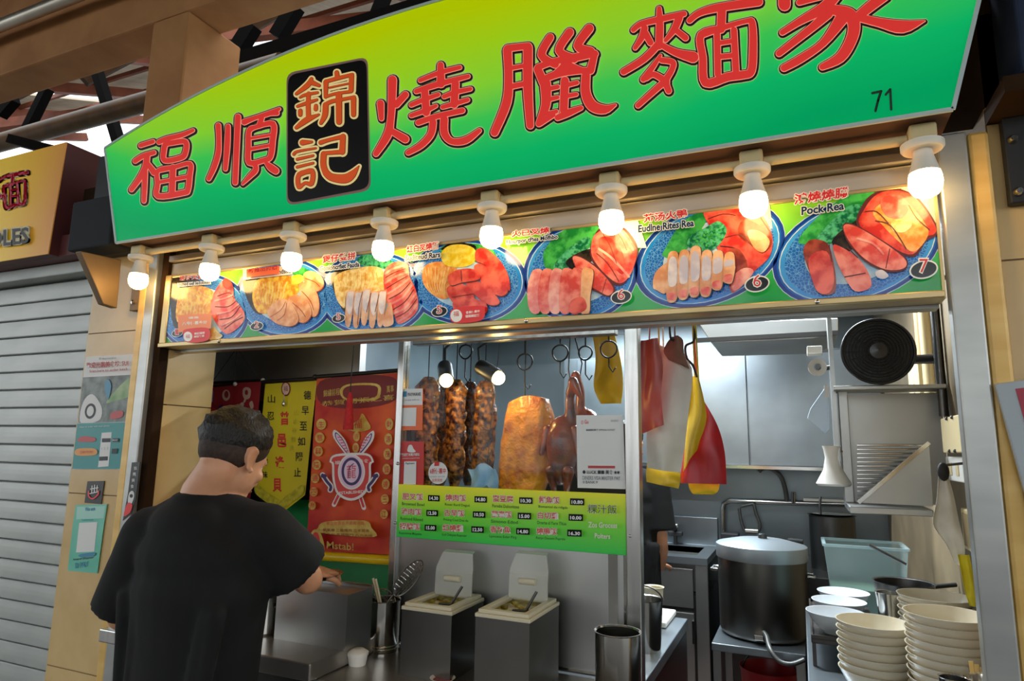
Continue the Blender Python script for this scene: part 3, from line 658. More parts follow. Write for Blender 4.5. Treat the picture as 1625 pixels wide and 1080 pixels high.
number(a, 960, 600, 56, '5'); a.build('dish_picture', mn)['label'] = 'picture of red sliced meat with a yellow egg heap on a blue plate'
# 5
a = dish(800, 320, 5.685)
plate(a, 690, 640, 520, 440, -.2); a.quad('p_pale', (860, 210), (1200, 140), (1290, 420), (1150, 420))
a.blob('p_leaf', [(380, 420), (560, 250), (840, 220), (860, 330), (700, 480), (560, 600), (400, 610), (360, 540)]); a.blob('p_leaf2', [(450, 590), (540, 470), (700, 340), (780, 330), (740, 450), (600, 580), (520, 620)])
a.blob('p_dark', [(560, 560), (640, 480), (780, 430), (820, 500), (680, 640)])
a.blob('p_line', [(840, 270), (960, 220), (1100, 250), (1210, 420), (1170, 600), (1060, 760), (900, 680), (780, 480)])
a.blob('p_meat2', [(800, 350), (850, 280), (960, 232), (1080, 260), (1180, 400), (1200, 480), (1150, 650), (1050, 740), (920, 660), (800, 500)])
a.blob('p_meat', [(860, 340), (940, 320), (1040, 400), (1100, 560), (1070, 660), (960, 560), (870, 430)])
slices(a, 'p_pink', [[(860, 430), (960, 500), (1080, 620), (1130, 680)], [(1060, 280), (1120, 360), (1170, 440)]], 22)
slices(a, 'p_line', [[(840, 470), (940, 560), (1040, 720)], [(1000, 270), (1060, 330), (1110, 440)], [(900, 300), (960, 400), (1020, 560)]], 6)
a.blob('p_line', [(620, 510), (700, 500), (880, 620), (1010, 780), (960, 860), (860, 830), (720, 740)]); a.blob('p_meat2', [(625, 520), (700, 510), (860, 620), (990, 780), (950, 850), (860, 810), (730, 720)])
slices(a, 'p_line', [[(930, 700), (890, 830)], [(660, 640), (640, 560)]], 5)
for k in range(6):
    x = 260 + 92 * k; pts = [(x, 640 - 5 * k), (x + 70, 612), (x + 100, 660), (x + 110 - 8 * k, 860), (x + 60, 1010), (x - 20, 980 + 4 * k), (x - 40 + 5 * k, 800)]
    a.blob('p_line', [(p[0] + 7, p[1]) for p in pts]); a.blob(('p_pink', 'p_meat2', 'p_pink', 'p_meat2', 'p_meat2', 'p_skin')[k], pts)
a.blob('p_meat', [(620, 900), (720, 870), (760, 960), (700, 1010), (600, 1000)])
caption(a, '火已叉燒', 'Hourpor tPies Mofhbo', (85, 335), (425, 300), 60, (40, 412), (500, 360), 52)
number(a, 1070, 870, 86, '6'); a.build('dish_picture', mn)['label'] = 'picture of pink and red sliced meat with green herbs on a blue plate'
# 6
a = dish(1000, 290, 5.144)
plate(a, 650, 580, 640, 400, -.38); a.blob('p_leaf', [(300, 520), (420, 330), (590, 240), (620, 320), (520, 460), (400, 620), (270, 600)]); a.quad('p_grey', (940, 190), (1140, 170), (1160, 380), (1100, 300))
a.blob('p_meat', [(600, 240), (740, 200), (960, 190), (1080, 270), (1160, 440), (1140, 600), (1020, 720), (880, 870), (820, 880), (780, 640), (700, 520), (660, 380)])
a.blob('p_brown', [(900, 330), (980, 310), (1120, 400), (1160, 500), (1080, 580), (1000, 520), (890, 440)]); a.blob('p_skin', [(960, 400), (1060, 400), (1140, 480), (1090, 570), (1010, 530)])
slices(a, 'p_line', [[(640, 300), (760, 260), (860, 270)], [(780, 450), (900, 430), (1000, 520)], [(740, 520), (860, 540), (950, 640)], [(1040, 250), (1100, 340), (1160, 430)]], 7)
a.blob('p_brown', [(800, 570), (880, 540), (950, 640), (950, 740), (870, 820), (810, 700)]); a.blob('p_pink', [(830, 780), (930, 700), (1010, 730), (900, 860), (840, 880)])
a.blob('p_leaf2', [(470, 520), (500, 440), (620, 370), (720, 320), (790, 380), (760, 470), (680, 550), (560, 560)])
for k in range(30): 
    an = k * 2.4; rr = 20 + 3.6 * k; a.ell('p_leaf', 630 + rr * math.cos(an), 455 + rr * .65 * math.sin(an) - .3 * rr * math.cos(an), 14, 9, an, 8); a.k -= 1
a.up(); a.blob('p_skin', [(190, 850), (210, 740), (300, 660), (330, 700), (300, 900), (220, 880)])
for k in range(6):
    x = 345 + 92 * k; t = (585, 575, 545, 580, 585, 600)[k]; b = (970, 950, 930, 930, 880, 830)[k]
    pts = [(x - 26, t), (x + 44, t - 12), (x + 56, t + 90), (x + 58, b - 120), (x + 30, b), (x - 40, b - 10), (x - 42, t + 170)]
    a.blob('p_line', [(p[0] + 8, p[1] + 2) for p in pts]); a.blob('p_skin', pts); a.blob('p_fat', [(x - 22, t + 50), (x + 36, t + 44), (x + 42, b - 150), (x - 26, b - 130)])
    a.blob('p_meat2', [(x - 30, b - 60), (x + 30, b - 70), (x + 26, b - 10), (x - 30, b - 16)])
caption(a, '芥汤火鴨', 'Eudlne Rites Rea', (118, 345), (475, 300), 70, (80, 425), (530, 375), 60)
number(a, 1040, 840, 92, '6'); a.build('dish_picture', mn)['label'] = 'picture of roast belly slices with parsley and red duck on a blue plate'
# 7
a = dish(1230, 270, 4.911)
plate(a, 640, 620, 680, 400, -.32); a.quad('p_grey', (960, 130), (1230, 80), (1250, 430), (1100, 260))
a.blob('p_leaf', [(180, 560), (320, 380), (560, 200), (760, 170), (780, 260), (620, 420), (480, 560), (340, 580)]); a.blob('p_leaf2', [(320, 560), (400, 440), (560, 290), (680, 280), (640, 380), (500, 540)]); a.blob('p_dark', [(440, 560), (560, 440), (700, 370), (760, 420), (600, 620), (520, 640)])
a.blob('p_line', [(690, 260), (800, 170), (960, 150), (1120, 230), (1250, 420), (1255, 510), (1170, 560), (1080, 680), (900, 620), (640, 450)])
a.blob('p_meat', [(700, 300), (800, 190), (960, 165), (1100, 230), (1240, 430), (1240, 500), (1170, 530), (1070, 660), (900, 600), (660, 440)])
a.blob('p_orange', [(760, 330), (900, 220), (1010, 240), (1150, 400), (1190, 510), (1080, 640), (960, 560), (840, 440)]); a.blob('p_meat2', [(820, 230), (960, 200), (1040, 280), (990, 380), (860, 360)]); a.blob('p_noodle2', [(900, 420), (960, 385), (1040, 400), (1060, 440), (1000, 490), (920, 480)])
slices(a, 'p_line', [[(780, 400), (900, 440), (1020, 620)], [(1040, 280), (1100, 380), (1200, 470)], [(700, 330), (790, 330), (880, 420)]], 7)
a.blob('p_line', [(525, 440), (600, 425), (780, 520), (1010, 680), (1010, 780), (870, 800), (700, 720), (570, 580)]); a.blob('p_meat2', [(530, 450), (600, 435), (780, 530), (1000, 690), (1000, 770), (860, 780), (700, 700), (580, 570)])
slices(a, 'p_line', [[(890, 620), (860, 770)]], 6); slices(a, 'p_pink', [[(640, 540), (760, 580), (840, 660)]], 16)
a.blob('p_brown', [(220, 640), (260, 560), (340, 550), (420, 600), (470, 820), (460, 960), (340, 960), (260, 780)]); a.blob('p_meat', [(260, 700), (400, 640), (460, 840), (420, 960), (320, 940)])
a.blob('p_meat2', [(450, 600), (500, 600), (640, 690), (730, 820), (740, 920), (620, 950), (540, 840), (480, 720)]); slices(a, 'p_line', [[(420, 590), (440, 720)], [(540, 840), (700, 810)], [(640, 690), (560, 610)]], 8)
a.blob('p_fat', [(780, 800), (830, 785), (880, 830), (840, 855), (790, 840)])
caption(a, '鴻燒燒臘', 'Pock Rea', (148, 285), (570, 225), 86, (205, 365), (535, 322), 66)
number(a, 1150, 785, 100, '7'); a.build('dish_picture', mn)['label'] = 'picture of red roast meat halves and slices on a blue plate'
# promotional stickers stuck onto the menu
def sticker(y): return Art(onY(y), 255, 400, 5.417, dk=.0004)
mat('st_orange', '#f06a2c', .3, emit=.05); mat('st_peach', '#f0915c', .3, emit=.05); mat('st_red', '#e02a28', .3, emit=.05)
YK = YM - .018
a = sticker(YK); a.quad('st_peach', (150, 540), (440, 526), (432, 655), (150, 690)); a.text('p_white', '八号優惠多分', (185, 630), (400, 615), 30, .02); a.text('p_white', '優惠', (240, 575), (330, 570), 20, .01)
a.blob('st_red', [(195, 690), (230, 660), (390, 648), (428, 690), (400, 760), (230, 775)]); a.ell('p_white', 238, 725, 38, 42); a.text('p_red', '福', (220, 742), (256, 740), 34); a.text('p_white', '錦記福順', (295, 712), (385, 702), 20, .02); a.text('p_white', '燒臘麵家', (292, 738), (383, 728), 20, .02)
tag(a.build('promo_sticker'), 'peach and red promotional sticker on the first dish picture at the left', 'sticker', 'stickers on the menu board')
a = sticker(YK); a.quad('st_orange', (740, 148), (1022, 115), (1018, 185), (738, 218)); a.text('p_red', '新推出招牌', (755, 180), (1005, 150), 36, .02)
tag(a.build('promo_sticker'), 'small orange strip sticker at the top of the second dish picture', 'sticker', 'stickers on the menu board')
a = Art(onY(YK), 500, 370, 4.779); a.blob('st_red', [(1025, 620), (1060, 570), (1260, 548), (1288, 580), (1260, 660), (1060, 680)]); a.ell('p_white', 1072, 625, 44, 48); a.text('p_red', '福', (1050, 632), (1092, 628), 40); a.text('p_white', '會員優惠中', (1145, 612), (1250, 600), 20, .02); a.text('p_white', '福順錦記麵', (1142, 642), (1250, 632), 22, .02)
tag(a.build('promo_sticker'), 'red sticker with a white disc under the fourth dish picture', 'sticker', 'stickers on the menu board')
# ================================================================== neighbouring stall on the left: shutter and sign
sh = thing('roller_shutter', 'closed grey roller shutter of the neighbouring stall at the left edge', 'shutter', (-3.4, 1.69, 0))
prof = [(0, .0), (.0035, .004), (.0045, .030), (.0045, .046), (.0035, .068), (0, .0715)]
slat0 = None
for k in range(30):
    z = .002 + .0752 * k
    if slat0 is None:
        mb = MB(); pts = [(-4.6, 1.69 - y, z + h) for y, h in prof] + [(-4.6, 1.70, .0715 + z), (-4.6, 1.70, z)]
        slat0 = mb.prism(pts, (2.13, 0, 0)).build('slat', 'shutter', sh)
    else:
        o = slat0.copy(); COL.objects.link(o); o.parent = sh; o.location = (0, 0, .0752 * k)
MB().box(-4.6, -2.47, 1.701, 1.72, 0, 2.3).build('backing', 'shutter_dark', sh)
struct(MB().box(-4.6, -2.472, 1.62, 1.72, 2.262, 2.31).build('trim_14', 'shutter', bevel=.004))
struct(MB().box(-4.6, -2.49, 1.56, 1.72, 2.312, 2.40).build('trim_15', 'maroon', bevel=.004))
nb = thing('neighbour_sign', 'yellow and orange sign with a dark red character and DLES at the left edge', 'sign', (-3.3, 1.56, 2.36))
YN = 1.52
def N_(u, v, d=0.): return UY(u, v, YN) - YV * d
A, B, C_ = N_(103, 244), N_(76, 402), N_(0, 415)
zt = .5 * (A.z + N_(0, 236).z); zbn = .5 * (B.z + C_.z)
ramp_mat('neighbour_print', [(0, '#d8b428'), (.35, '#dcb418'), (.6, '#d2a020'), (.82, '#c88a34'), (1, '#b4744a')], 'X', .1, .85, .45, emit=.22, noise=.12)  # emission brightens this print, which has no lamp behind it
poly = [(-4.2, YN, zbn), (B.x, YN, zbn), (A.x, YN, zt), (-4.2, YN, zt)]
MB().prism(poly, (0, .004, 0)).build('printed_face', 'neighbour_print', nb)
MB().prism([(x, YN + .005, z) for x, _, z in poly], (0, .17, 0)).build('casing', 'maroon', nb)
mat('n_red', '#b4223a', .5, emit=.12); mat('n_pale', '#e6d8a8', .5); mat('n_black', '#1c1c20', .5)
a = Art(onY(YN), dk=.0015)
def small_mian(m, grow):
    for st in GLYPHS['mian'][3]:
        if len(st) > 4 and st[0] == st[-1]: st = st + [st[1]]
        for pl_ in brush2d(st, grow): a.poly(m, [(-46 + x * .068, 272 + y * .072) for x, y in pl_])
    a.up()
small_mian('n_pale', 50); small_mian('n_red', -10)
a.text('n_pale', 'NOODLES', (-84, 404), (52, 388), 30, .05); a.text('n_black', 'NOODLES', (-82, 402), (50, 387), 26, .025); a.build('lettering', nb)
a.text('n_pale', 'NOODLES', (-84, 404), (52, 388), 30, .10); a.text('n_black', 'NOODLES', (-82, 402), (50, 387), 26, .025); a.build('lettering', nb)

# black box and gusset bracket between the two signs
tag(MB().box(-2.44, -2.205, 1.465, 1.56, 2.285, 2.475).build('bracket_box', 'black_cloth_box', bevel=.008), 'dark cloth covered box between the green sign and the yellow sign', 'box')
struct(MB().box(-2.47, -2.2, 1.56, 1.66, 2.29, 2.70).build('trim_16', 'black_paint'))
gx = -2.215
g = thing('bracket', 'brown triangular steel bracket under the left end of the green sign', 'bracket', (gx, 1.6, 2.05))
pts = [UX(128, 398, gx), UX(193, 412, gx), UX(186, 489, gx), UX(164, 482, gx)]
for p in pts: p.y = min(p.y, 1.597)
mat('bracket_metal', '#8a7356', .5, .4, col2='#7a6448', scale=6)
MB().prism(pts, (-.03, 0, 0)).build('gusset', 'bracket_metal', g, bevel=.003)
MB().box(gx, gx + .045, 1.575, 1.598, min(p.z for p in pts) - .0, max(p.z for p in pts)).build('mounting_plate', 'bracket_metal', g, bevel=.002)
MB().lathe([(0, 0), (.008, 0), (.008, .008), (0, .010)], (gx + .022, 1.575, min(p.z for p in pts) + .03), 10, rot=Matrix.Rotation(math.pi / 2, 3, 'X')).build('bolt', 'steel_bright', g)

# right end: navy box over the pillar and a black bracket plate
tag(MB().box(.43, 1.2, 1.45, 1.60, 2.335, 2.75).build('cloth_box', 'navy_box', bevel=.006), 'navy blue box at the upper right edge beside the green sign', 'box')
struct(MB().box(.40, 1.3, 1.455, 1.60, 2.30, 2.333).build('trim_17', 'dark_brown'))
g = thing('bracket', 'black bracket plate with two bolts at the upper right edge', 'bracket', (.53, 1.59, 2.1))
p0, p1 = UY(1582, 192, 1.585), UY(1602, 326, 1.585)
MB().box(p0.x + .005, .75, 1.572, 1.598, p1.z, p0.z).build('plate', 'black_paint', g, bevel=.003)
for u, v in ((1607, 222), (1616, 305)):
    p = UY(u, v, 1.572); MB().lathe([(0, 0), (.010, 0), (.010, .006), (.006, .014), (0, .014)], (p.x, 1.573, p.z), 10, rot=Matrix.Rotation(math.pi / 2, 3, 'X')).build('bolt', 'steel_bright', g, smooth=40)

# ================================================================== posters on the left pillar
YP = 1.598
mat('paper_white', '#e8e8e4', .5); mat('teal', '#1e8c8c', .4, 0, col2='#2a9a96', scale=5); mat('pic_dark', '#4a5650', .4, 0, col2='#8a968e', scale=22, detail=5); mat('pic_green', '#6a9a5a', .4, 0, col2='#a8c08a', scale=18); mat('txt_red', '#b8343c', .5); mat('txt_dark', '#22282c', .5); mat('pill_orange', '#e89a3c', .4); mat('pill_red', '#c23c3c', .4); mat('txt_grey', '#8a9094', .5)
mat('mint', '#5cc0a4', .3, 0, col2='#7fd2b8', scale=4); mat('mint_pale', '#a8dccb', .35); mat('mint_blue', '#3a8cae', .4)
def pboard(c, name, label, cat='poster', t=.003, y=YP):
    q = [UY(u, v, y) for u, v in c]; return q
c8 = lambda x, y: (100 + x / 2.767, 540 + y / 2.767)
def backing(corners, y, m, t=.002):
    q = [UY(*c, y) for c in corners]
    lo = min(q, key=lambda p: p.x).x
    return MB().prism(q, (0, t, 0))
r = tag(backing([c8(100, 72), c8(325, 58), c8(258, 565), c8(42, 565)], YP - .002, 'paper_white').build('poster', 'paper_white'), 'white and teal poster with a cafe picture on the left pillar', 'poster')
a = Art(onY(YP - .002), 100, 540, 2.767)
a.quad('pic_dark', (87, 162), (310, 150), (283, 357), (66, 362)); a.blob('pic_green', [(190, 270), (260, 190), (305, 165), (295, 240), (230, 265)]); a.blob('paper_white', [(75, 355), (90, 270), (130, 235), (170, 290), (165, 345), (120, 362)])
a.ell('txt_dark', 122, 310, 24, 34, .2); a.ell('paper_white', 122, 310, 15, 23, .2); a.blob('pill_red', [(215, 318), (262, 308), (262, 335), (215, 345)]); a.blob('mint_blue', [(185, 200), (200, 170), (215, 200), (200, 260)])
a.quad('teal', (66, 364), (283, 359), (258, 563), (43, 563)); a.quad('paper_white', (174, 405), (218, 402), (204, 552), (158, 556)); a.quad('txt_dark', (176, 430), (214, 429), (213, 446), (175, 447)); a.quad('txt_dark', (164, 510), (202, 508), (201, 526), (163, 528))
a.blob('pill_red', [(72, 430), (100, 420), (146, 428), (140, 444), (76, 444)]); a.blob('pill_orange', [(64, 478), (110, 472), (152, 478), (148, 502), (66, 504)]); a.quad('txt_dark', (224, 430), (252, 429), (251, 445), (223, 446)); a.quad('txt_dark', (222, 475), (246, 474), (243, 496), (220, 497))
a.text('pill_red', 'SCAN TO PAY', (82, 496), (140, 494), 11); a.text('paper_white', 'PAY', (226, 442), (249, 441), 8, .02); a.text('txt_grey', '1  2  3', (178, 480), (206, 478), 10)
a.text('txt_red', '歡迎光臨美食坊. SUI', (112, 124), (295, 112), 26, .02); a.text('txt_red', 'Scan here to order lunch', (125, 141), (292, 131), 11, .01); a.text('txt_dark', '▣ discoverplus', (168, 88), (242, 83), 11); a.text('paper_white', 'How to order with your phone', (84, 386), (214, 380), 9)
a.build('print', r)
r = tag(backing([c8(107, 618), c8(181, 616), c8(167, 718), c8(94, 712)], YP - .002, 'black').build('sticker', 'plaque_black'), 'small black sticker with a white and red emblem on the left pillar', 'sticker')
a = Art(onY(YP - .002), 100, 540, 2.767)
a.line('paper_white', [(128, 638), (126, 668)], 4); a.line('paper_white', [(140, 634), (138, 668)], 4); a.line('paper_white', [(152, 636), (150, 660)], 4); a.line('paper_white', [(122, 652), (156, 646)], 4); a.line('paper_white', [(120, 672), (154, 664)], 4); a.line('st_red', [(115, 662), (116, 684), (134, 694), (156, 676), (158, 660)], 6)
a.build('print', r)
r = tag(backing([c8(55, 722), c8(193, 718), c8(180, 800), c8(150, 1022), c8(20, 1010), c8(40, 830)], YP - .003, 'mint').build('sticker', 'mint'), 'mint green payment sticker low on the left pillar, with a blank white square', 'sticker')
a = Art(onY(YP - .003), 100, 540, 2.767)
a.quad('mint_pale', (62, 730), (186, 726), (178, 780), (58, 785)); a.quad('paper_white', (72, 800), (152, 796), (138, 926), (58, 930)); a.text('mint_blue', 'Wo ucn', (98, 750), (142, 746), 18, .03); a.text('mint_blue', 'Lammun', (86, 792), (135, 790), 9); a.text('txt_dark', 'Accept all QR payment', (46, 968), (136, 958), 12, .02); a.text('mint_blue', 'D PAY', (56, 1000), (114, 992), 24, .03); a.blob('mint_blue', [(78, 938), (140, 930), (138, 945), (80, 950)])
a.build('print', r)
q = [(302, 535), (338, 533), (320, 690), (300, 760), (262, 790), (285, 670)]
r = tag(backing([c8(*p) for p in q], 1.568, 'txt').build('sticker', 'plaque_black'), 'narrow black sticker with red and white print on the metal post', 'sticker')
a = Art(onY(1.568), 100, 540, 2.767); a.col_text('paper_white', '推薦美食', (318, 560), (304, 640), 14, 16); a.blob('paper_white', [(290, 672), (306, 660), (314, 680), (300, 720), (286, 712)]); a.ell('txt_dark', 301, 682, 7, 8); a.blob('st_red', [(268, 770), (284, 715), (306, 720), (296, 755)]); a.build('print', r)

# ================================================================== framed notice on the right pillar
p0 = UY(1578, 609, 1.56); 
nt_ = thing('notice_frame', 'grey framed red notice leaning at the right edge below the tiled pillar', 'notice', (p0.x + .12, 1.55, p0.z - .5))
rt = Matrix.Rotation(math.radians(-8), 3, 'Y')
def NF(x, z, y=1.555): v = rt @ Vector((x, 0, -z)); return Vector((p0.x + v.x, y, p0.z + v.z))
mat('notice_grey', '#a9b4ba', .4); mat('notice_red', '#a51c36', .4, 0, col2='#b8283e', scale=3)
MB().prism([NF(0, .50), NF(.36, .50), NF(.36, 0), NF(0, 0)], (0, .012, 0)).build('frame', 'notice_grey', nt_, bevel=.003)
MB().prism([NF(.03, .48, 1.5535), NF(.34, .48, 1.5535), NF(.34, .015, 1.5535), NF(.03, .015, 1.5535)], (0, .001, 0)).build('sheet', 'notice_red', nt_)
for k in range(4): MB().prism([NF(.042, .065 + .035 * k, 1.5525), NF(.30, .065 + .035 * k, 1.5525), NF(.30, .04 + .035 * k, 1.5525), NF(.042, .04 + .035 * k, 1.5525)], (0, .0008, 0)).build('blank_field', 'paper_white', nt_)
# ================================================================== hanging banners
mat('b_red', '#c01a1a', .6, 0, col2='#f26a1c', scale=5, contrast=(.38, .72)); mat('b_red2', '#a01c22', .6, 0, col2='#b8343a', scale=4); mat('b_yellow', '#dcc81c', .6, 0, col2='#d2ba14', scale=4); mat('b_gold', '#c89a34', .6, 0, col2='#e0c060', scale=30); mat('b_lilac', '#e6c4d8', .5); mat('b_purple', '#3a1a5c', .5); mat('b_crim', '#d8342c', .5); mat('b_maroon', '#7a1c14', .6); mat('roller_yellow', '#f0c40c', .35); mat('b_black', '#181612', .6); mat('b_white', '#ece0d8', .5); mat('b_fringe', '#a89a10', .7, 0, col2='#d0c030', scale=60); mat('rod_dark', '#2c2622', .4, .4); mat('knob_white', '#e0d8cc', .3); mat('cord', '#3a3430', .8); mat('tassel_red', '#b81a20', .8, 0, col2='#d8302c', scale=60, stretch=(8, 8, 1)); mat('b_blue', '#7a98b8', .5); mat('skin_print', '#e0b8a0', .5); mat('b_orange', '#e86a24', .6)
def cloth(corners, y, amp, t=.0015, n=10, ph=0.):
    """a hanging cloth sheet with soft vertical folds; corners TL, TR, BR, BL as picture points on plane y"""
    tl_, tr_, br_, bl_2 = [UY(*c, y) for c in corners]; g = []
    for i in range(n + 1):
        row = []
        for j in range(n + 1):
            s, t_ = j / n, i / n; p = tl_.lerp(tr_, s).lerp(bl_2.lerp(br_, s), t_); p.y += amp * math.sin(s * 7 + ph) * t_; row.append(p)
        g.append(row)
    return MB().sheet(g, t)
def rod(a, b, r, m, name, par): MB().tube([a, b], r, 10).build(name, m, par, smooth=60)
# big red banner
YB = 1.99
rb = thing('red_banner', 'large red scroll banner with a crossed feather crest and yellow bottom roller', 'banner', UY(556, 885, YB))
cloth([(503, 599), (634, 591), (626, 880), (486, 873)], YB, 0).build('cloth', 'b_red', rb)
a = Art(onY(YB - .001), 475, 560, 3.085)
a.quad('b_gold', (92, 112), (488, 82), (488, 96), (92, 126)); a.blob('b_maroon', [(100, 140), (260, 110), (420, 110), (480, 140), (470, 230), (300, 270), (110, 250)])
a.blob('b_gold', [(200, 180), (250, 150), (380, 150), (400, 190), (370, 230), (230, 230)]); a.blob('b_maroon', [(215, 185), (250, 160), (370, 160), (385, 190), (360, 220), (235, 222)]); a.text('b_gold', '恭賀開張之喜', (110, 262), (465, 228), 26, .0); a.text('b_gold', '錦繡前程', (120, 215), (200, 205), 34); a.text('b_gold', '萬事', (430, 195), (465, 190), 34)
a.blob('b_gold', [(225, 365), (290, 330), (310, 295), (335, 330), (350, 370), (285, 385)]); a.text('b_crim', '福', (270, 370), (310, 366), 46)
for k in range(2): a.ell('b_gold', 283 - 3 * k, 408 + 55 * k, 16, 24); a.text('b_crim', '吉慶'[k], (273 - 3 * k, 420 + 55 * k), (293 - 3 * k, 419 + 55 * k), 26)
for k in range(7):
    x = 112 - 6 * k; y = 348 + 66 * k; a.ell('b_gold', x, y, 24 - k, 27 - k); a.text('b_crim', '生意興隆通四海'[k], (x - 14, y + 16), (x + 14, y + 15), 31, .01)
    x = 445 - 3 * k; y = 348 + 73 * k; a.ell('b_gold', x, y, 19, 29 - k); a.text('b_crim', '財源茂盛達三江'[k], (x - 12, y + 17), (x + 12, y + 16), 32, .01)
def feather(m, tip, root, w): a.blob(m, [tip, (tip[0] * .75 + root[0] * .25 - w, tip[1] * .75 + root[1] * .25 + 6), (root[0] - w * .3, root[1]), (root[0] + w * .3, root[1]), (tip[0] * .6 + root[0] * .4 + w, tip[1] * .6 + root[1] * .4)])
a.line('b_white', [(250, 500), (330, 755)], 22); a.line('b_white', [(300, 500), (185, 740)], 22); a.line('b_crim', [(252, 506), (328, 748)], 12); a.line('b_crim', [(298, 506), (188, 734)], 12)
feather('b_white', (190, 376), (258, 505), 24); feather('b_white', (378, 380), (312, 500), 24); feather('b_purple', (196, 388), (254, 492), 15); feather('b_purple', (370, 392), (314, 488), 15); feather('b_lilac', (199, 394), (252, 484), 11); feather('b_lilac', (367, 398), (316, 480), 11)
for k in range(6): a.line('b_crim', [(206 + 8 * k, 412 + 14 * k), (224 + 7 * k, 412 + 13 * k)], 4); a.line('b_crim', [(360 - 8 * k, 414 + 13 * k), (344 - 7 * k, 412 + 13 * k)], 4)
a.blob('b_white', [(170, 530), (200, 495), (350, 490), (385, 530), (372, 545), (370, 620), (340, 690), (275, 720), (210, 690), (185, 620), (182, 545)]); a.blob('b_crim', [(180, 528), (205, 505), (345, 500), (375, 528), (362, 540), (360, 618), (332, 680), (275, 708), (216, 680), (196, 618), (192, 540)])
a.text('b_white', '福順錦記美食', (196, 545), (362, 535), 18, .01); a.text('b_white', 'ESTABLISHED', (218, 690), (338, 682), 14, .02)
a.ell('b_white', 278, 580, 66, 86); a.ell('b_lilac', 278, 580, 58, 78); a.ell('b_purple', 279, 578, 49, 68); a.ell('b_lilac', 279, 578, 36, 54); a.text('b_crim', '龍', (256, 612), (302, 610), 66); a.line('b_purple', [(266, 610), (270, 560), (290, 540)], 4)
for sx in (-1, 1):
    X0 = 272; pts = [(X0 + sx * 132, 595), (X0 + sx * 112, 625), (X0 + sx * 92, 650), (X0 + sx * 95, 668)]; a.line('b_white', pts, 26); a.line('b_purple', pts, 14); a.ell('b_purple', X0 + sx * 126, 600, 15, 10)
a.blob('b_gold', [(160, 820), (345, 815), (380, 850), (390, 895), (130, 875), (120, 850)]); a.text('b_crim', '本店敬賀各界貴賓光臨', (160, 838), (345, 836), 18); a.text('b_maroon', '一帆風順 二龍騰飛 三羊開泰', (125, 868), (370, 872), 15); a.text('b_maroon', '四季平安 五福臨門 六六大順', (120, 885), (385, 895), 13)
a.blob('b_gold', [(75, 905), (100, 860), (130, 870), (150, 920), (150, 965), (120, 940), (70, 935)]); a.blob('b_crim', [(88, 905), (104, 872), (124, 880), (130, 925), (100, 925)]); a.text('b_gold', 'Mstab!', (165, 950), (295, 960), 36, .01)
a.build('print', rb)
p0, p1 = UY(500, 598, YB), UY(640, 587, YB); rod(p0, p1, .008, 'rod_dark', 'top_rod', rb)
for p in (p0, p1): MB().ball(p, .011, 10, 8).build('rod_knob', 'rod_dark', rb, smooth=80)
p0, p1 = UY(484, 880, YB - .008), UY(628, 889, YB - .008); rod(p0, p1, .0165, 'roller_yellow', 'bottom_roller', rb); MB().ball(p1 + XV * .01, (.014, .016, .016), 12, 8).build('roller_knob', 'knob_white', rb, smooth=80)
# its hanging cord and tassel
tg = thing('red_tassel', 'red tassel on a black cord hanging in front of the red banner', 'tassel', UY(553, 675, YB - .045))
MB().tube([UY(562, 548, YB - .045), UY(557, 600, YB - .045), UY(556, 625, YB - .045)], .002, 6).build('cord', 'cord', tg)
MB().lathe([(.004, .0), (.010, -.02), (.012, -.05), (.017, -.10), (.019, -.135), (0, -.135)], UY(556, 622, YB - .045), 12).build('fringe', 'tassel_red', tg, smooth=50)
# yellow pennant
YW = 2.04
yp = thing('yellow_pennant', 'yellow pointed pennant with red and black Chinese characters beside the red banner', 'banner', UY(447, 815, YW))
mb = MB(); mb.prism([UY(*c, YW) for c in ((421, 609), (502, 604), (484, 785), (448, 813), (405, 782))], (0, .0015, 0)); mb.build('cloth', 'b_yellow', yp)
a = Art(onY(YW - .001), 300, 540, 3.857)
a.col_text('b_crim', '普邑逢貝', (585, 475), (540, 885), 56, 84, .03)
a.col_text('b_black', '山忍', (505, 357), (500, 462), 44, 50, .01); a.col_text('b_black', '好味', (468, 745), (465, 820), 34, 44, .01); a.col_text('b_black', '德早至如陽止', (725, 335), (665, 805), 44, 54, .01); a.col_text('b_fringe', '山水有相逢', (660, 440), (630, 660), 28, 36, .0)
a.ell('b_maroon', 595, 296, 28, 44); a.ell('skin_print', 595, 296, 22, 36); a.text('b_maroon', '福', (582, 312), (608, 310), 32)
a.blob('b_fringe', [(415, 870), (470, 925), (555, 980), (555, 1030), (480, 990), (408, 930)]); a.blob('b_fringe', [(560, 985), (640, 920), (705, 880), (700, 940), (640, 985), (570, 1035)])
a.build('print', yp)
rod(UY(416, 606, YW), UY(506, 600, YW), .008, 'rod_dark', 'top_rod', yp)
ch = thing('silver_charm', 'small silver charm dangling on the yellow pennant', 'charm', UY(450, 645, YW - .012))
MB().lathe([(0, .0), (.006, .004), (.008, .012), (.004, .02), (.002, .03), (0, .03)], UY(450, 645, YW - .012), 10).build('bell', 'steel_bright', ch, smooth=60)
MB().tube([UY(451, 622, YW - .012), UY(450, 645, YW - .012)], .0015, 6).build('chain', 'steel_bright', ch)
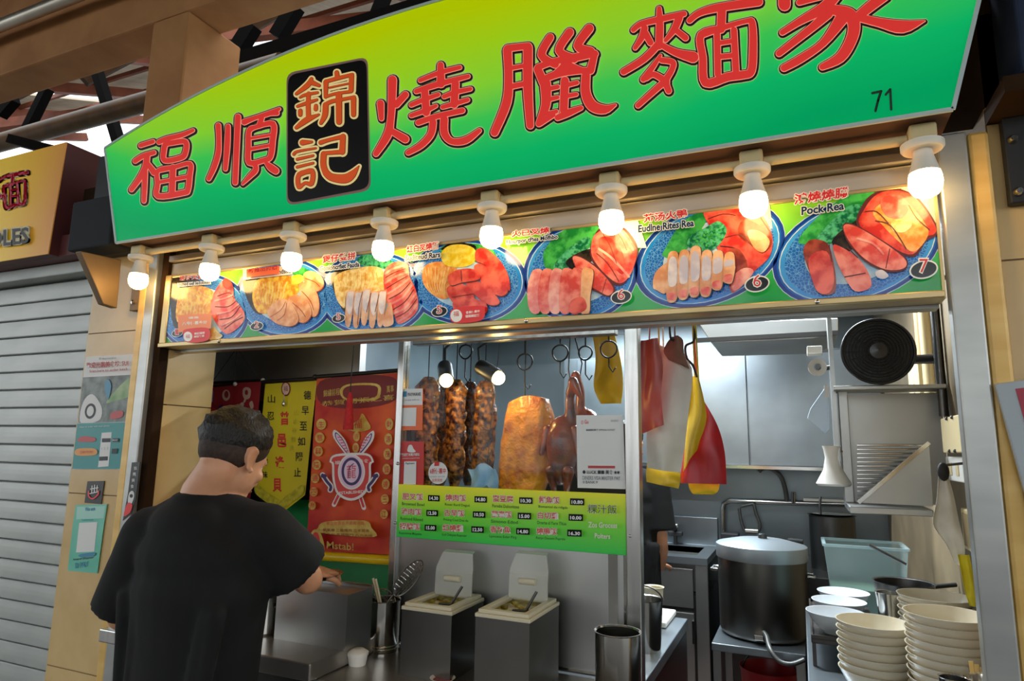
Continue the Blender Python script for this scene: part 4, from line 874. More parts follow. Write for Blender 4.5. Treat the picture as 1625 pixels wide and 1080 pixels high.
# two dark red banners behind the man
for nm, cs, yy, lab in (('red_banner', [(323, 616), (370, 611), (356, 790), (300, 795)], 2.08, 'small dark red banner nearest the tiled jamb, behind the man'), ('red_banner', [(336, 609), (414, 605), (397, 790), (322, 795)], 2.10, 'dark red banner with a printed hand between the jamb and the yellow pennant')):
    t = thing(nm, lab, 'banner', UY(cs[3][0] + 30, cs[3][1], yy)); cloth(cs, yy, .0).build('cloth', 'b_red2', t)
    rod(UY(cs[0][0] - 3, cs[0][1] - 2, yy), UY(cs[1][0] + 3, cs[1][1] - 2, yy), .006, 'rod_dark', 'top_rod', t)
    for c in cs[:2]: MB().ball(UY(c[0] + (3 if c is cs[1] else -3), c[1] - 2, yy), .009, 10, 8).build('rod_knob', 'knob_white', t, smooth=80)
    a = Art(onY(yy - .001), 300, 540, 3.857)
    if yy < 2.09:
        a.quad('b_blue', (110, 310), (150, 305), (145, 375), (100, 385)); a.ell('skin_print', 228, 335, 24, 34); a.ell('b_red2', 230, 330, 13, 22); a.blob('b_crim', [(95, 560), (140, 420), (175, 450), (150, 620), (90, 640)]); a.ell('b_purple', 205, 430, 30, 36); a.line('b_white', [(155, 500), (175, 450)], 10)
    else:
        a.blob('skin_print', [(330, 300), (350, 285), (378, 300), (372, 350), (345, 360), (330, 340)]); a.ell('b_red2', 352, 318, 10, 16); a.blob('skin_print', [(290, 430), (320, 380), (338, 390), (315, 440)]); a.blob('skin_print', [(370, 385), (388, 370), (397, 405), (382, 418)]); a.line('skin_print', [(350, 350), (340, 375)], 12)
    a.build('print', t)
hk = thing('hanging_strings', 'thin black strings holding the dark red banners', 'string', UY(376, 561, 2.09))
for e in ((338, 604), (370, 610), (411, 603)): MB().tube([UY(376, 552, 2.09), UY(*e, 2.09)], .0015, 6).build('string', 'cord', hk)
# ================================================================== glass front with the hanging roast meats
YG = 1.97

def glass_mat(name, tint, refl):
    m = mat(name, tint, .02); nt = m.node_tree; N = nt.nodes; L = nt.links; out = N['Material Output']
    tr = N.new('ShaderNodeBsdfTransparent'); tr.inputs[0].default_value = lin(tint); gl = N.new('ShaderNodeBsdfGlossy'); gl.inputs['Roughness'].default_value = .015
    fz = N.new('ShaderNodeFresnel'); fz.inputs[0].default_value = refl; mx = N.new('ShaderNodeMixShader'); L.new(fz.outputs[0], mx.inputs[0]); L.new(tr.outputs[0], mx.inputs[1]); L.new(gl.outputs[0], mx.inputs[2]); L.new(mx.outputs[0], out.inputs[0])
glass_mat('glass', '#f6fafa', 1.18); mat('glass_edge', '#a8c8c0', .1)
gx0, gx1 = -1.272, -.478
fr = sempty('window_1', ((gx0 + gx1) / 2, YG, .95))
MB().box(gx0 - .026, gx0, YG - .02, YG + .02, .95, 2.02).build('frame_post', 'steel', fr, bevel=.003)
MB().box(gx1, gx1 + .042, YG - .025, YG + .02, .0, 2.02).build('frame_post', 'steel', fr, bevel=.003)
MB().box(-1.235, -.505, YG - .03, YG + .01, 1.952, 1.99).build('top_channel', 'steel', fr, bevel=.003)
MB().box(gx0, gx1, YG - .003, YG + .003, 1.32, 1.955).build('pane', 'glass', fr)
MB().box(gx0, gx1, YG - .006, YG + .006, .95, 1.32).build('steel_panel', 'steel_soft', fr)
MB().box(gx0, gx1 - .04, YG - .012, YG - .006, .951, .962).build('foot_strip', 'steel_bright', fr)
MB().box(gx1 - .058, gx1 - .03, YG - .010, YG - .006, .95, 1.31).build('strip', 'steel_bright', fr)
MB().box(gx1 - .012, gx1 - .004, YG - .012, YG - .006, .95, 1.31).build('strip', 'steel_bright', fr)
# price board
YR = YG - .018
cs = [UY(*c, YR) for c in ((632, 770), (993, 781), (998, 877), (629, 855))]
z1_ = (cs[0].z + cs[1].z) / 2; z0_ = (cs[2].z + cs[3].z) / 2; x0_, x1_ = cs[0].x, cs[1].x
pb = thing('price_board', 'lime and green price board with twelve priced items on the glass', 'price board', ((x0_ + x1_) / 2, YR, z0_))
ramp_mat('price_green', [(0, '#2cb848'), (.45, '#6cc832'), (1, '#d8d41c')], 'Z', 0, z1_ - z0_, .3, emit=.12)
MB().box(x0_, x1_, YR, YR + .006, z0_, z1_).build('panel', 'price_green', pb, bevel=.002)
mat('price_red', '#d2503c', .4); mat('price_dkgreen', '#17561c', .4)
a = Art(onY(YR), 620, 510, 2.92)
zh = [['肥叉飯', '燒肉飯', '蜜豆腐', '鮮魚飯'], ['滷肉飯', '古早飯', '鴛鴦飯', '白切雞'], ['招牌飯', '紅燒雞', '香竹魚', '燒鴨飯']]
en = [['Browned Bowl', 'Roser Rurd Degud', 'Porvdni Duhoritizes', 'Bomertol du rdigds'], ['Rotrood Riboed', 'Pricing Coul Dos du', 'Simono Edod', 'Drerte d Yarx Thue'], ['Roportrme Mopeise', 'Eod Odopee Ropoder', 'Lpocsno Eder Pirg', 'Rerpr Decent Paprala']]
pr = [['14.30', '14.80', '10.30', '10.80'], ['12.50', '10.50', '15.00', '10.00'], ['15.00', '12.50', '14.80', '16.30']]
xs = [55, 255, 475, 690]; pxs = [174, 390, 598, 830]
for r_ in range(3):
    for c_ in range(4):
        y = (825, 893, 960)[r_] + c_ * (8 + 2 * r_) * .6; x = xs[c_] - 2 * r_
        for dx, dy in ((-2, 0), (2, 0), (0, -2), (0, 2)): a.text('b_white', zh[r_][c_], (x + dx, y + dy), (x + 95 + dx, y + 4 + dy), 32, .01); a.k -= .95
        a.text('price_red', zh[r_][c_], (x, y), (x + 95, y + 4), 32, .02); a.text('price_dkgreen', en[r_][c_], (x - 2, y + 25), (x + 102 + 10 * c_, y + 31), 15, .012)
        bx0 = pxs[c_] - 3 * r_ + (4 if c_ == 3 else 0); by = y - 20; w = 54 + 4 * c_
        a.quad('p_black', (bx0, by - 2), (bx0 + w, by), (bx0 + w, by + 28 + c_), (bx0, by + 26 + c_)); a.text('p_white', pr[r_][c_], (bx0 + 7, by + 21 + c_), (bx0 + w - 7, by + 22 + c_), 17, .03)
a.text('b_white', '粿汁飯', (922, 886), (1058, 890), 44, .02); a.text('price_dkgreen', '粿汁飯', (922, 884), (1056, 888), 40, .0); a.text('b_white', 'Zos Grocess', (925, 950), (1058, 954), 26, .02); a.text('b_white', 'Polters', (955, 1000), (1026, 1003), 24, .02)
a.build('print', pb)
for u, v in ((627, 829), (1000, 850), (631, 735)):
    MB().ball(UY(u, v, YR - .004), (.006, .005, .006), 12, 8).build('screw', 'steel_bright', pb, smooth=80)
# stickers on the glass
def gsticker(cs, m, y=YG - .006): return MB().prism([UY(*c, y) for c in cs], (0, .0016, 0))
def c2(x, y): return (620 + x / 2.92, 510 + y / 2.92)
mat('orange_st', '#ee6a28', .35); mat('red_st', '#d0302c', .35)
r = tag(gsticker([c2(34, 313), c2(148, 310), c2(146, 503), c2(27, 503)], 0).build('sticker', 'orange_st'), 'orange and white payment sticker at the top left of the glass', 'sticker', 'stickers on the glass')
a = Art(onY(YG - .007), 620, 510, 2.92); a.quad('paper_white', (34, 313), (148, 310), (147, 386), (30, 388)); a.quad('paper_white', (52, 400), (120, 398), (117, 484), (48, 484)); a.quad('mint_blue', (48, 324), (76, 323), (75, 348), (46, 349)); a.text('txt_dark', 'PAYWAVE', (80, 346), (140, 344), 16, .02); a.text('txt_grey', 'Scan to pay with us', (45, 370), (132, 367), 10); a.build('print', r)
r = tag(gsticker([c2(40, 562), c2(60, 554), c2(154, 556), c2(152, 760), c2(34, 758)], 0).build('sticker', 'red_st'), 'red sticker with a white emblem and panel at the lower left of the glass', 'sticker', 'stickers on the glass')
a = Art(onY(YG - .007), 620, 510, 2.92); a.blob('paper_white', [(78, 600), (84, 574), (98, 572), (106, 588), (116, 602), (98, 606)]); a.text('paper_white', '歡迎使用電子錢包', (52, 624), (134, 622), 14, .02); a.text('paper_white', 'payment accepted here', (56, 638), (134, 636), 8); a.quad('paper_white', (64, 648), (120, 647), (118, 754), (60, 754)); a.text('txt_dark', 'Payment', (70, 664), (112, 663), 12, .02); a.build('print', r)
p = UY(695, 750, YG - .007)
r = tag(MB().lathe([(0, 0), (.037, 0), (.037, .002), (0, .002)], (p.x, YG - .006, p.z), 32, rot=Matrix.Rotation(math.pi / 2, 3, 'X')).build('sticker', 'paper_white'), 'round white sticker with red lettering on the glass above the price board', 'sticker', 'stickers on the glass')
a = Art(onY(YG - .0085), 620, 510, 2.92); a.text('red_st', '6折優惠中', (182, 706), (256, 704), 26, .02); a.text('txt_grey', 'member specials', (178, 724), (252, 722), 9); a.quad('red_st', (204, 650), (226, 649), (225, 668), (203, 669)); a.text('red_st', '品質保證', (192, 742), (240, 741), 14); a.build('print', r)
r = tag(gsticker([c2(860, 434), c2(1076, 432), c2(1088, 776), c2(866, 770)], 0, YG - .010).build('sticker', 'paper_white'), 'large white payment sheet with small red and grey print on the glass', 'sticker', 'stickers on the glass')
a = Art(onY(YG - .0105), 620, 510, 2.92); a.text('red_st', '⊙ Gu', (882, 476), (916, 474), 20, .02); a.text('txt_grey', 'GRABPAY', (1020, 464), (1056, 464), 9); a.text('txt_dark', '福順錦記美食 OFFICIAL OUTLET', (905, 507), (1040, 506), 10, .01); a.quad('pill_red', (915, 667), (1040, 668), (1040, 680), (915, 679)); a.text('txt_dark', '● LUCK ■■ 美食 ✱✱', (890, 706), (1062, 708), 20, .02); a.text('txt_grey', 'DINERS VISA MASTER PAY', (890, 732), (1064, 735), 18, .01); a.text('txt_dark', '0 BANK 9', (892, 749), (960, 750), 12); a.build('print', r)

# inside the showcase: worktop, rail, hooks, lamps, meats
struct(MB().box(gx0 - .02, -.47, 1.98, 2.98, .86, .90).build('trim_18', 'kitchen_steel', bevel=.003))
YI = 2.18
mat('charred', '#1c0a05', .25, 0, col2='#84481c', scale=55, detail=6, bump=.9, bscale=70, coat=.4, contrast=(.42, .68)); mat('charred2', '#3a1408', .25, 0, col2='#c07a2c', scale=48, detail=6, bump=.9, bscale=60, coat=.4, contrast=(.42, .66)); mat('crackling', '#b4540a', .3, 0, col2='#ee9416', scale=24, detail=6, bump=.8, bscale=55, coat=.25, contrast=(.32, .58)); mat('duck', '#4a1608', .22, 0, col2='#a84814', scale=16, detail=5, bump=.5, bscale=50, coat=.5); mat('hook_iron', '#2a2826', .35, .8); mat('lamp_black', '#151514', .4, .3); mat('lamp_warm', '#ffcf80', .3, emit=60.); mat('blue_cloth', '#a8c8e8', .5, 0, col2='#86aeda', scale=20)
tag(MB().tube([(gx0 - .01, YI, 2.02), (gx1 + .02, YI, 2.02)], .009, 10).build('hanging_rail', 'steel', smooth=60), 'steel rail above the glass on which the roast meats hang', 'rail')
def hook(u, v, r_px, ln, label):
    """ring and long iron hook hanging from the rail; ring centre at picture point (u, v)"""
    c = UY(u, v, YI); r = r_px / F_PX * 2.55
    t = thing('meat_hook', label, 'hook', c, 0, 'iron hooks on the rail')
    MB().tube([c + Vector((r * math.cos(a_), .004 * math.sin(2 * a_), r * math.sin(a_))) for a_ in [2 * math.pi * i / 20 for i in range(20)]], .0032, 8, closed=True).build('ring', 'hook_iron', t, smooth=80)
    MB().tube([c + ZV * r, Vector((c.x, YI, 2.01)), Vector((c.x + .012, YI - .012, 2.035)), Vector((c.x + .02, YI + .012, 2.01))], .003, 8).build('upper_link', 'hook_iron', t, smooth=80)
    MB().tube([c - ZV * r, c - ZV * (r + ln), c + Vector((.014, 0, -r - ln - .02)), c + Vector((.024, 0, -r - ln - .004))], .0028, 8).build('prong', 'hook_iron', t, smooth=80); return t
hook(739, 558, 11, .07, 'iron ring hook over the dark pork strips'); hook(833, 574, 12, .05, 'iron ring hook over the orange roast slab'); hook(889, 560, 12, .04, 'iron ring hook over the front duck'); hook(929, 560, 10, .05, 'iron ring hook over the rear duck, left of the empty one'); hook(966, 554, 12, .03, 'empty iron ring hook beside the right post')
def strip(u0, u1, v0, v1, m, label, y, seed, name='roast_pork_strip'):
    rnd = random.Random(seed); a_, b_ = UY((u0 + u1) / 2, v0, y), UY((u0 + u1) / 2 - 4, v1, y); w = abs(UY(u1, v0, y).x - UY(u0, v0, y).x) * .60
    mb = MB(); n = 22; k = 14; o = []
    for i in range(n + 1):
        t = i / n; c = a_.lerp(b_, t); env = min(1, 7 * t + .45, 4 * (1 - t) + .35)
        for j in range(k):
            an = 2 * math.pi * j / k; bump = 1 + .34 * mnoise.noise(Vector((c.x * 30 + math.cos(an), math.sin(an) + seed, c.z * 34))) + .1 * rnd.uniform(-1, 1) * .6
            o.append(c + Vector((w * env * bump * math.cos(an), w * .55 * env * bump * math.sin(an), 0)))
    f = [(i * k + j, i * k + (j + 1) % k, (i + 1) * k + (j + 1) % k, (i + 1) * k + j) for i in range(n) for j in range(k)] + [list(range(k))[::-1], [n * k + j for j in range(k)]]
    mb.add(o, f); t = thing(name, label, 'meat', b_, 0, 'roast meats hanging behind the glass')
    mb.build('meat', m, t, smooth=70)
    MB().tube([a_ + Vector((0, 0, -.01)), Vector((a_.x, y, 2.0)), Vector((a_.x, YI, 2.03))], .0022, 6).build('skewer_hook', 'hook_iron', t)
    return t
strip(666, 694, 598, 772, 'charred2', 'reddish strip of roast pork nearest the orange sticker', YI - .03, 1)
strip(689, 715, 602, 770, 'charred', 'dark roast pork strip second from the left behind the glass', YI + .04, 2)
strip(711, 738, 602, 772, 'charred2', 'golden brown roast pork strip in the middle of the pork strips', YI - .03, 3)
strip(735, 758, 606, 770, 'charred', 'dark roast pork strip above the pale blue cloth', YI + .04, 4)
strip(756, 784, 604, 768, 'charred2', 'glossy brown roast pork strip, rightmost of the row', YI - .03, 5)
# orange slab of roast pork: a thick puffed slab with a wavy rim
def slab():
    y = YI - .01; t = thing('roast_pork_slab', 'large orange slab of crisp roast pork hanging in the middle', 'meat', UY(832, 772, y), 0, 'roast meats hanging behind the glass')
    L_ = [(806, 640), (800, 670), (795, 700), (791, 735), (790, 765), (793, 778)]; R_ = [(866, 632), (874, 660), (872, 700), (868, 740), (865, 765), (860, 778)]
    g = []; n = 18
    for i in range(len(L_) * 3 - 2):
        s_ = i / 3; k = min(int(s_), len(L_) - 2); f_ = s_ - k; l = Vector(L_[k]).lerp(Vector(L_[k + 1]), f_); r = Vector(R_[k]).lerp(Vector(R_[k + 1]), f_); row = []
        for j in range(n + 1):
            q = j / n; p = UY(l.x + (r.x - l.x) * q, l.y + (r.y - l.y) * q - (8 * math.sin(math.pi * q) if i == 0 else 0), y); e = min(1, 6 * q, 6 * (1 - q), i / 2 + .1)
            p.y += -.028 * math.sqrt(max(e, 0)) + .010 * mnoise.noise(Vector((p.x * 38, p.z * 30, 3))); row.append(p)
        g.append(row)
    MB().sheet(g, .035).build('meat', 'crackling', t, smooth=70)
    MB().tube([UY(833, 640, y), UY(833, 600, y), Vector((UY(833, 600, y).x, YI, 2.02))], .0025, 8).build('skewer_hook', 'hook_iron', t)
slab()
def duck(u, v, s, y, label, flip=1):
    c = UY(u, v, y); t = thing('roast_duck', label, 'meat', c - ZV * .16, 0, 'roast meats hanging behind the glass')
    mb = MB(); mb.ball(c, (.062 * s, .055 * s, .10 * s), 20, 14); mb.ball(c + Vector((-.006, 0, -.07)), (.045 * s, .045 * s, .07 * s), 16, 12)
    mb.cone(c + Vector((.03 * flip, 0, .06)), c + Vector((.025 * flip, 0, .16)), .024 * s, .016 * s); mb.cone(c + Vector((.025 * flip, 0, .16)), c + Vector((.04 * flip, -.01, .215)), .016 * s, .017 * s)
    mb.cone(c + Vector((.04 * flip, -.01, .215)), c + Vector((.075 * flip, -.015, .15)), .019 * s, .006)
    mb.build('body', 'duck', t, remesh=.006, smoothit=2)
    for sd in (-1, 1):
        MB().cone(c + Vector((sd * .05 * s, -.02, .05)), c + Vector((sd * .066 * s, -.03, -.03)), .016, .010).build('wing', 'duck', t, smooth=80)
        MB().cone(c + Vector((sd * .03 * s, -.03, -.09)), c + Vector((sd * .02 * s, -.02, -.17)), .022, .007).build('leg', 'duck', t, smooth=80)
    MB().tube([c + Vector((.03 * flip, 0, .20)), c + Vector((.02 * flip, 0, .26)), Vector((c.x + .02 * flip, YI, 2.01))], .0025, 8).build('skewer_hook', 'hook_iron', t)
duck(893, 705, 1.0, YI - .02, 'reddish brown roast duck with a hooked neck beside the orange slab'); duck(932, 690, .95, YI + .10, 'roast duck half hidden behind the white payment sheet', -1)
# two small spot lamps with black cans
def spot(u, v, dirv, bulbpx, label):
    c = UY(u, v, YI - .10); d = Vector(dirv).normalized(); rq = d.to_track_quat('Z', 'Y').to_matrix()
    t = thing('spot_lamp', label, 'lamp', c, 0, 'spot lamps inside the glass case')
    MB().vessel([(0, -.05), (.026, -.05), (.028, -.04), (.029, .045)], .002, c, 24, rot=rq).build('can', 'lamp_black', t, smooth=40)
    MB().ball(c + d * .048, .024, 16, 12).build('bulb', 'lamp_warm', t, smooth=80)
    MB().tube([c - d * .05, c - d * .06 + ZV * .06, Vector((c.x, YI - .02, 2.015))], .005, 8).build('stem', 'lamp_black', t, smooth=60)
spot(707, 592, (.35, -.5, -.5), None, 'black spot lamp pointing down over the pork strips'); spot(776, 590, (.8, -.2, -.45), None, 'tilted black spot lamp shining at the orange roast slab')
# folded pale blue cloth hung in front of the strips
t = thing('blue_cloth', 'crumpled pale blue cloth hanging below the pork strips', 'cloth', UY(768, 775, YI - .09))
g = []
for i in range(9):
    row = []
    for j in range(13):
        s_ = j / 12; q = i / 8; p = UY(742 + 46 * s_ + 4 * math.sin(q * 3), 737 + 3 * math.sin(s_ * 9) + (12 * abs(s_ - .55)) * (1 - q) + (41 - 7 * abs(math.sin(s_ * 7))) * q, YI - .09); p.y += .012 * math.sin(s_ * 11 + q * 2); row.append(p)
    g.append(row)
MB().sheet(g, .002).build('cloth', 'blue_cloth', t, smooth=60); MB().tube([UY(775, 738, YI - .09), UY(776, 700, YI - .08), Vector((UY(776, 700, YI - .08).x, YI, 2.01))], .0018, 6).build('cord', 'cord', t)
# back sheet of the case, coloured black to stand for shade inside
struct(MB().box(gx0 - .02, -.73, 2.98, 3.0, 0, 1.72).build('wall_case_back', 'dark_panel'))
# ================================================================== serving counter
ZC = .95
mat('counter_steel', '#a09b94', .3, .85, col2='#b4afa7', scale=3, bump=.03, bscale=8); mat('counter_front', '#3a3836', .4, .6)
ct = thing('serving_counter', 'stainless steel serving counter in front of the glass with the soy boxes', 'counter', (-.87, 1.8, 0))
fy = 1.585
MB().box(-1.30, -.437, fy, 1.945, ZC - .03, ZC).build('worktop', 'counter_steel', ct, bevel=.004)
MB().box(-1.29, -.45, fy + .03, 1.945, 0, ZC - .031).build('front_panel', 'counter_front', ct)
ct2 = thing('raised_counter', 'raised stainless counter slab at the left, in front of the man', 'counter', (-1.65, 1.8, 0))
MB().box(-2.045, -1.272, 1.55, 2.13, ZC + .002, 1.0).build('worktop', 'counter_steel', ct2, bevel=.004)
MB().box(-2.045, -1.31, 1.6, 2.13, 0, ZC).build('front_panel', 'counter_front', ct2)
lp, lq = UY(166, 1005, 1.52), UY(206, 1005, 1.52)
tag(MB().box(lp.x, lq.x + .05, 1.50, 1.568, lp.z - .02, lp.z + .02).build('steel_rail', 'steel', bevel=.004), 'short steel ledge at the foot of the left pillar behind the man', 'ledge')

# large open steel box
def open_box(name, label, x0, x1, y0, y1, z0, z1, m='steel_soft', t=.004, inner=.02):
    th = thing(name, label, 'box', ((x0 + x1) / 2, (y0 + y1) / 2, z0))
    mb = MB(); mb.box(x0, x1, y0, y0 + t, z0, z1); mb.box(x0, x1, y1 - t, y1, z0, z1); mb.box(x0, x0 + t, y0 + t, y1 - t, z0, z1); mb.box(x1 - t, x1, y0 + t, y1 - t, z0, z1); mb.box(x0 + t, x1 - t, y0 + t, y1 - t, z0, z0 + t)
    mb.build('walls', m, th); return th
zt_ = UY(549, 943, 1.69).z; yb_ = min(UX(592, 928, -1.263).y, 1.955)
bb = open_box('steel_box', 'large plain stainless steel box on the raised counter', -1.535, -1.263, 1.69, yb_, 1.0, zt_)
MB().box(-1.531, -1.267, 1.694, yb_ - .004, zt_ - .016, zt_ - .006).build('top_plate', 'counter_steel', bb, bevel=.004)
MB().box(-1.535, -1.263, yb_, yb_ + .006, zt_ - .01, zt_ + .006).build('rear_lip', 'steel_bright', bb, bevel=.002)
# tray the man holds over it
tr = thing('serving_tray', 'thin steel tray held over the steel box by the man', 'tray', UZ(508, 918, zt_ + .012))
c = UZ(503, 917, zt_ + .02)
MB().vessel([(0, 0), (.055, 0), (.075, .014), (.082, .016)], .002, (c.x, c.y, c.z), 28).build('dish', 'steel_bright', tr, smooth=50)
# cooking pot at the man's elbow
pc = UZ(413, 1000, 1.0); 
pt_ = thing('cooking_pot', 'shiny steel pot with a lid between the man and the steel box', 'pot', pc)
MB().vessel([(0, 0), (.066, 0), (.072, .006), (.073, .112), (.078, .116)], .002, pc, 32).build('body', 'steel_bright', pt_, smooth=40)
MB().lathe([(0, .118), (.079, .116), (.079, .121), (.05, .134), (0, .14)], pc, 32).build('lid', 'steel_soft', pt_, smooth=40)
MB().tube([pc + Vector((.072, -.02, .085)), pc + Vector((.10, -.02, .085)), pc + Vector((.10, .02, .085)), pc + Vector((.072, .02, .085))], .004, 8).build('handle', 'steel_dark', pt_, smooth=60)
mat('green_thing', '#1fa05a', .4, 0, col2='#7fd0a0', scale=30)
# strainer pot with skimmer and chopsticks
sc_ = UZ(606, 1030, ZC); rr = .053
sp = thing('utensil_pot', 'tall steel pot holding skimmers and chopsticks beside the large box', 'pot', sc_)
hz = UY(602, 950, sc_.y).z - ZC
MB().vessel([(0, 0), (rr, 0), (rr + .001, .004), (rr + .001, hz), (rr + .004, hz + .003)], .002, sc_, 36).build('body', 'steel_bright', sp, smooth=40)
for hh in (.012, .02): MB().lathe([(rr + .001, hh - .003), (rr + .0035, hh), (rr + .001, hh + .003)], sc_, 36).build('rib', 'steel_bright', sp, smooth=60)
mat('wire_mesh', '#9a958a', .35, .9, bump=.6, bscale=160); mat('bamboo', '#e2d0a8', .5)
# skimmer: shallow wire basket on a handle, standing in the pot
sk = thing('wire_skimmer', 'wire mesh skimmer with a pointed basket standing in the utensil pot', 'skimmer', sc_ + Vector((.02, .01, .01)))
def mesh_bowl(c, ax, wd, ln, dp, par, nm):
    ax = ax.normalized(); sd = ax.cross(YV).normalized(); nr = sd.cross(ax)
    for i in range(11):
        s_ = -1 + 2 * i / 10
        hw = math.sqrt(max(1 - s_ * s_, 0)) * wd
        if hw > .003: MB().tube([c + ax * (s_ * ln) + sd * (hw * q) + nr * (dp * (1 - q * q) * (1 - s_ * s_)) for q in (-1, -.6, -.2, .2, .6, 1)], .0009, 5).build('wire', 'steel_bright', par)
    for i in range(7):
        q = -.85 + 1.7 * i / 6; hl = math.sqrt(1 - q * q) * ln
        MB().tube([c + ax * (hl * t_) + sd * (wd * q) + nr * (dp * (1 - q * q) * (1 - t_ * t_)) for t_ in (-1, -.6, -.2, .2, .6, 1)], .0009, 5).build('wire', 'steel_bright', par)
    MB().tube([c + ax * (ln * math.cos(a_)) + sd * (wd * math.sin(a_)) for a_ in [2 * math.pi * k / 24 for k in range(24)]], .0022, 6, closed=True).build(nm, 'steel_bright', par)
top = UY(668, 893, sc_.y); low = sc_ + Vector((.012, 0, hz - .01)); ax = top - low
mesh_bowl(low + ax * .62, ax, .028, ax.length * .42, .012, sk, 'rim'); MB().tube([low + ax * .22, low - ax.normalized() * .16], .004, 8).build('handle', 'steel', sk, smooth=60)
cc = sc_ + Vector((-.005, 0, hz - .012)); sk2 = thing('wire_skimmer', 'round wire skimmer lying flat inside the mouth of the utensil pot', 'skimmer', cc)
mesh_bowl(cc, XV, .045, .05, -.004, sk2, 'rim'); MB().tube([cc + XV * -.05, cc + Vector((-.045, 0, .02)), cc + Vector((-.035, 0, .026)), cc + Vector((-.028, 0, .008))], .002, 6).build('hook', 'steel_bright', sk2)
cs_ = thing('chopsticks', 'pair of pale bamboo chopsticks standing in the utensil pot', 'chopsticks', sc_ + Vector((0, 0, .01)))
for k in range(2):
    MB().tube([UY(592 + 4 * k, 917 + k, sc_.y - .02), UY(604 + 3 * k, 968, sc_.y - .02)], [.0042, .0035], 8).build('stick', 'bamboo', cs_)
# two condiment boxes with clear hinged lids
mat('lid_clear', '#e6e7dc', .2, 0, alpha=.42); mat('box_cream', '#d8d0b4', .35); mat('sauce', '#7a6a1c', .25, 0, col2='#c8b24c', scale=40); mat('box_steel', '#6c6a66', .34, 1., col2='#827f7a', scale=3, bump=.03, bscale=6)
def condiment(x0, x1, y0, y1, zt, label):
    th = thing('condiment_box', label, 'condiment box', ((x0 + x1) / 2, (y0 + y1) / 2, ZC), 0, 'condiment boxes on the counter')
    mb = MB(); t = .003
    mb.box(x0, x1, y0, y0 + t, ZC, zt); mb.box(x0, x1, y1 - t, y1, ZC, zt); mb.box(x0, x0 + t, y0 + t, y1 - t, ZC, zt); mb.box(x1 - t, x1, y0 + t, y1 - t, ZC, zt); mb.build('steel_case', 'box_steel', th)
    w = x1 - x0; d = y1 - y0
    def ring(z0, z1, g, gi, m, nm):
        mb = MB(); X0, X1, Y0, Y1 = x0 - g, x1 + g, y0 - g, y1 + g
        mb.box(X0, X1, Y0, y0 + gi, z0, z1); mb.box(X0, X1, y1 - gi, Y1, z0, z1); mb.box(X0, x0 + gi, y0 + gi, y1 - gi, z0, z1); mb.box(x1 - gi, X1, y0 + gi, y1 - gi, z0, z1); return mb.build(nm, m, th, bevel=.002)
    ring(zt, zt + .010, .002, .02, 'box_cream', 'cream_rim'); ring(zt + .010, zt + .020, -.005, .024, 'box_cream', 'cream_ledge')
    MB().box(x0 + .018, x1 - .018, y0 + .018, y1 - .018, zt - .02, zt + .006).build('filling', 'sauce', th)
    for k in range(14):
        MB().ball((x0 + .04 + (w - .09) * ((k * 37) % 10) / 10, y0 + .10 + (d - .16) * ((k * 53) % 10) / 10, zt + .007), (.012, .010, .006), 8, 6).build('crumb', 'sauce', th, smooth=80)
    # lid: a bent clear cover standing open at the back
    def lidp(q): # profile along the open lid, from the hinge upward
        return [(0, 0), (.006, .07), (.012, .082), (.040, .125), (.075, .13)][q]
    g = []
    for q in range(5):
        dy, dz = lidp(q); i_ = .018 + (.012 if q > 2 else 0); g.append([Vector((x0 + i_, y1 - .05 + dy * .6, zt + .016 + dz)), Vector((x1 - i_, y1 - .05 + dy * .6, zt + .016 + dz))])
    MB().sheet(g, .003).build('clear_lid', 'lid_clear', th)
    MB().tube([(x0 + w * .34, y1 - .054, zt + .068), (x0 + w * .66, y1 - .054, zt + .068)], .009, 10).build('lid_handle', 'box_cream', th, smooth=50)
    MB().tube([(x0 + w * .50, y0 + .07, zt + .010), (x0 + w * .74, y0 + .075, zt + .012), (x0 + w * .90, y0 + .09, zt + .062)], .004, 8).build('scoop', 'steel_dark', th, smooth=60)
    MB().box(x0 + w * .30, x0 + w * .74, y0 + .035, y0 + .07, zt + .0061, zt + .0075).build('dark_gap', 'black', th)
    return th
condiment(-1.09, -.925, 1.72, 1.925, UY(637, 966, 1.72).z, 'left condiment box of steel with a cream top and open clear lid')
condiment(-.83, -.672, 1.68, 1.91, UY(757, 978, 1.68).z, 'right condiment box of steel with a cream top and open clear lid')
# tall steel canister, white tub, sauce dish
cc = UZ(981, 1108, ZC); zt_c = UY(980, 1000, cc.y).z
mbv = MB().vessel([(0, 0), (.058, 0), (.060, .004), (.060, zt_c - ZC - .004), (.064, zt_c - ZC)], .0025, (cc.x, cc.y, ZC), 40)
tag(mbv.build('steel_canister', 'steel_bright', smooth=40), 'tall empty steel canister on the counter beside the glass post', 'canister')
cw = UZ(567, 1054, ZC)
tw = thing('white_tub', 'small white lidded tub on the counter in front of the utensil pot', 'tub', cw)
MB().lathe([(0, 0), (.025, 0), (.030, .028), (0, .028)], cw, 28).build('tub', 'white_plastic', tw, smooth=40); MB().lathe([(0, .028), (.032, .028), (.032, .036), (.018, .045), (0, .045)], cw, 28).build('lid', 'white_plastic', tw, smooth=40)
cd_ = UZ(702, 1084, ZC); ds = thing('sauce_dish', 'small white dish of red sauce at the bottom edge of the counter', 'dish', cd_)
MB().vessel([(0, 0), (.018, 0), (.036, .016)], .002, cd_, 28).build('dish', 'white_plastic', ds, smooth=40); mat('chilli', '#8a1c10', .2); MB().lathe([(0, .011), (.026, .011), (.026, .0112), (0, .0112)], cd_, 24).build('sauce', 'chilli', ds)
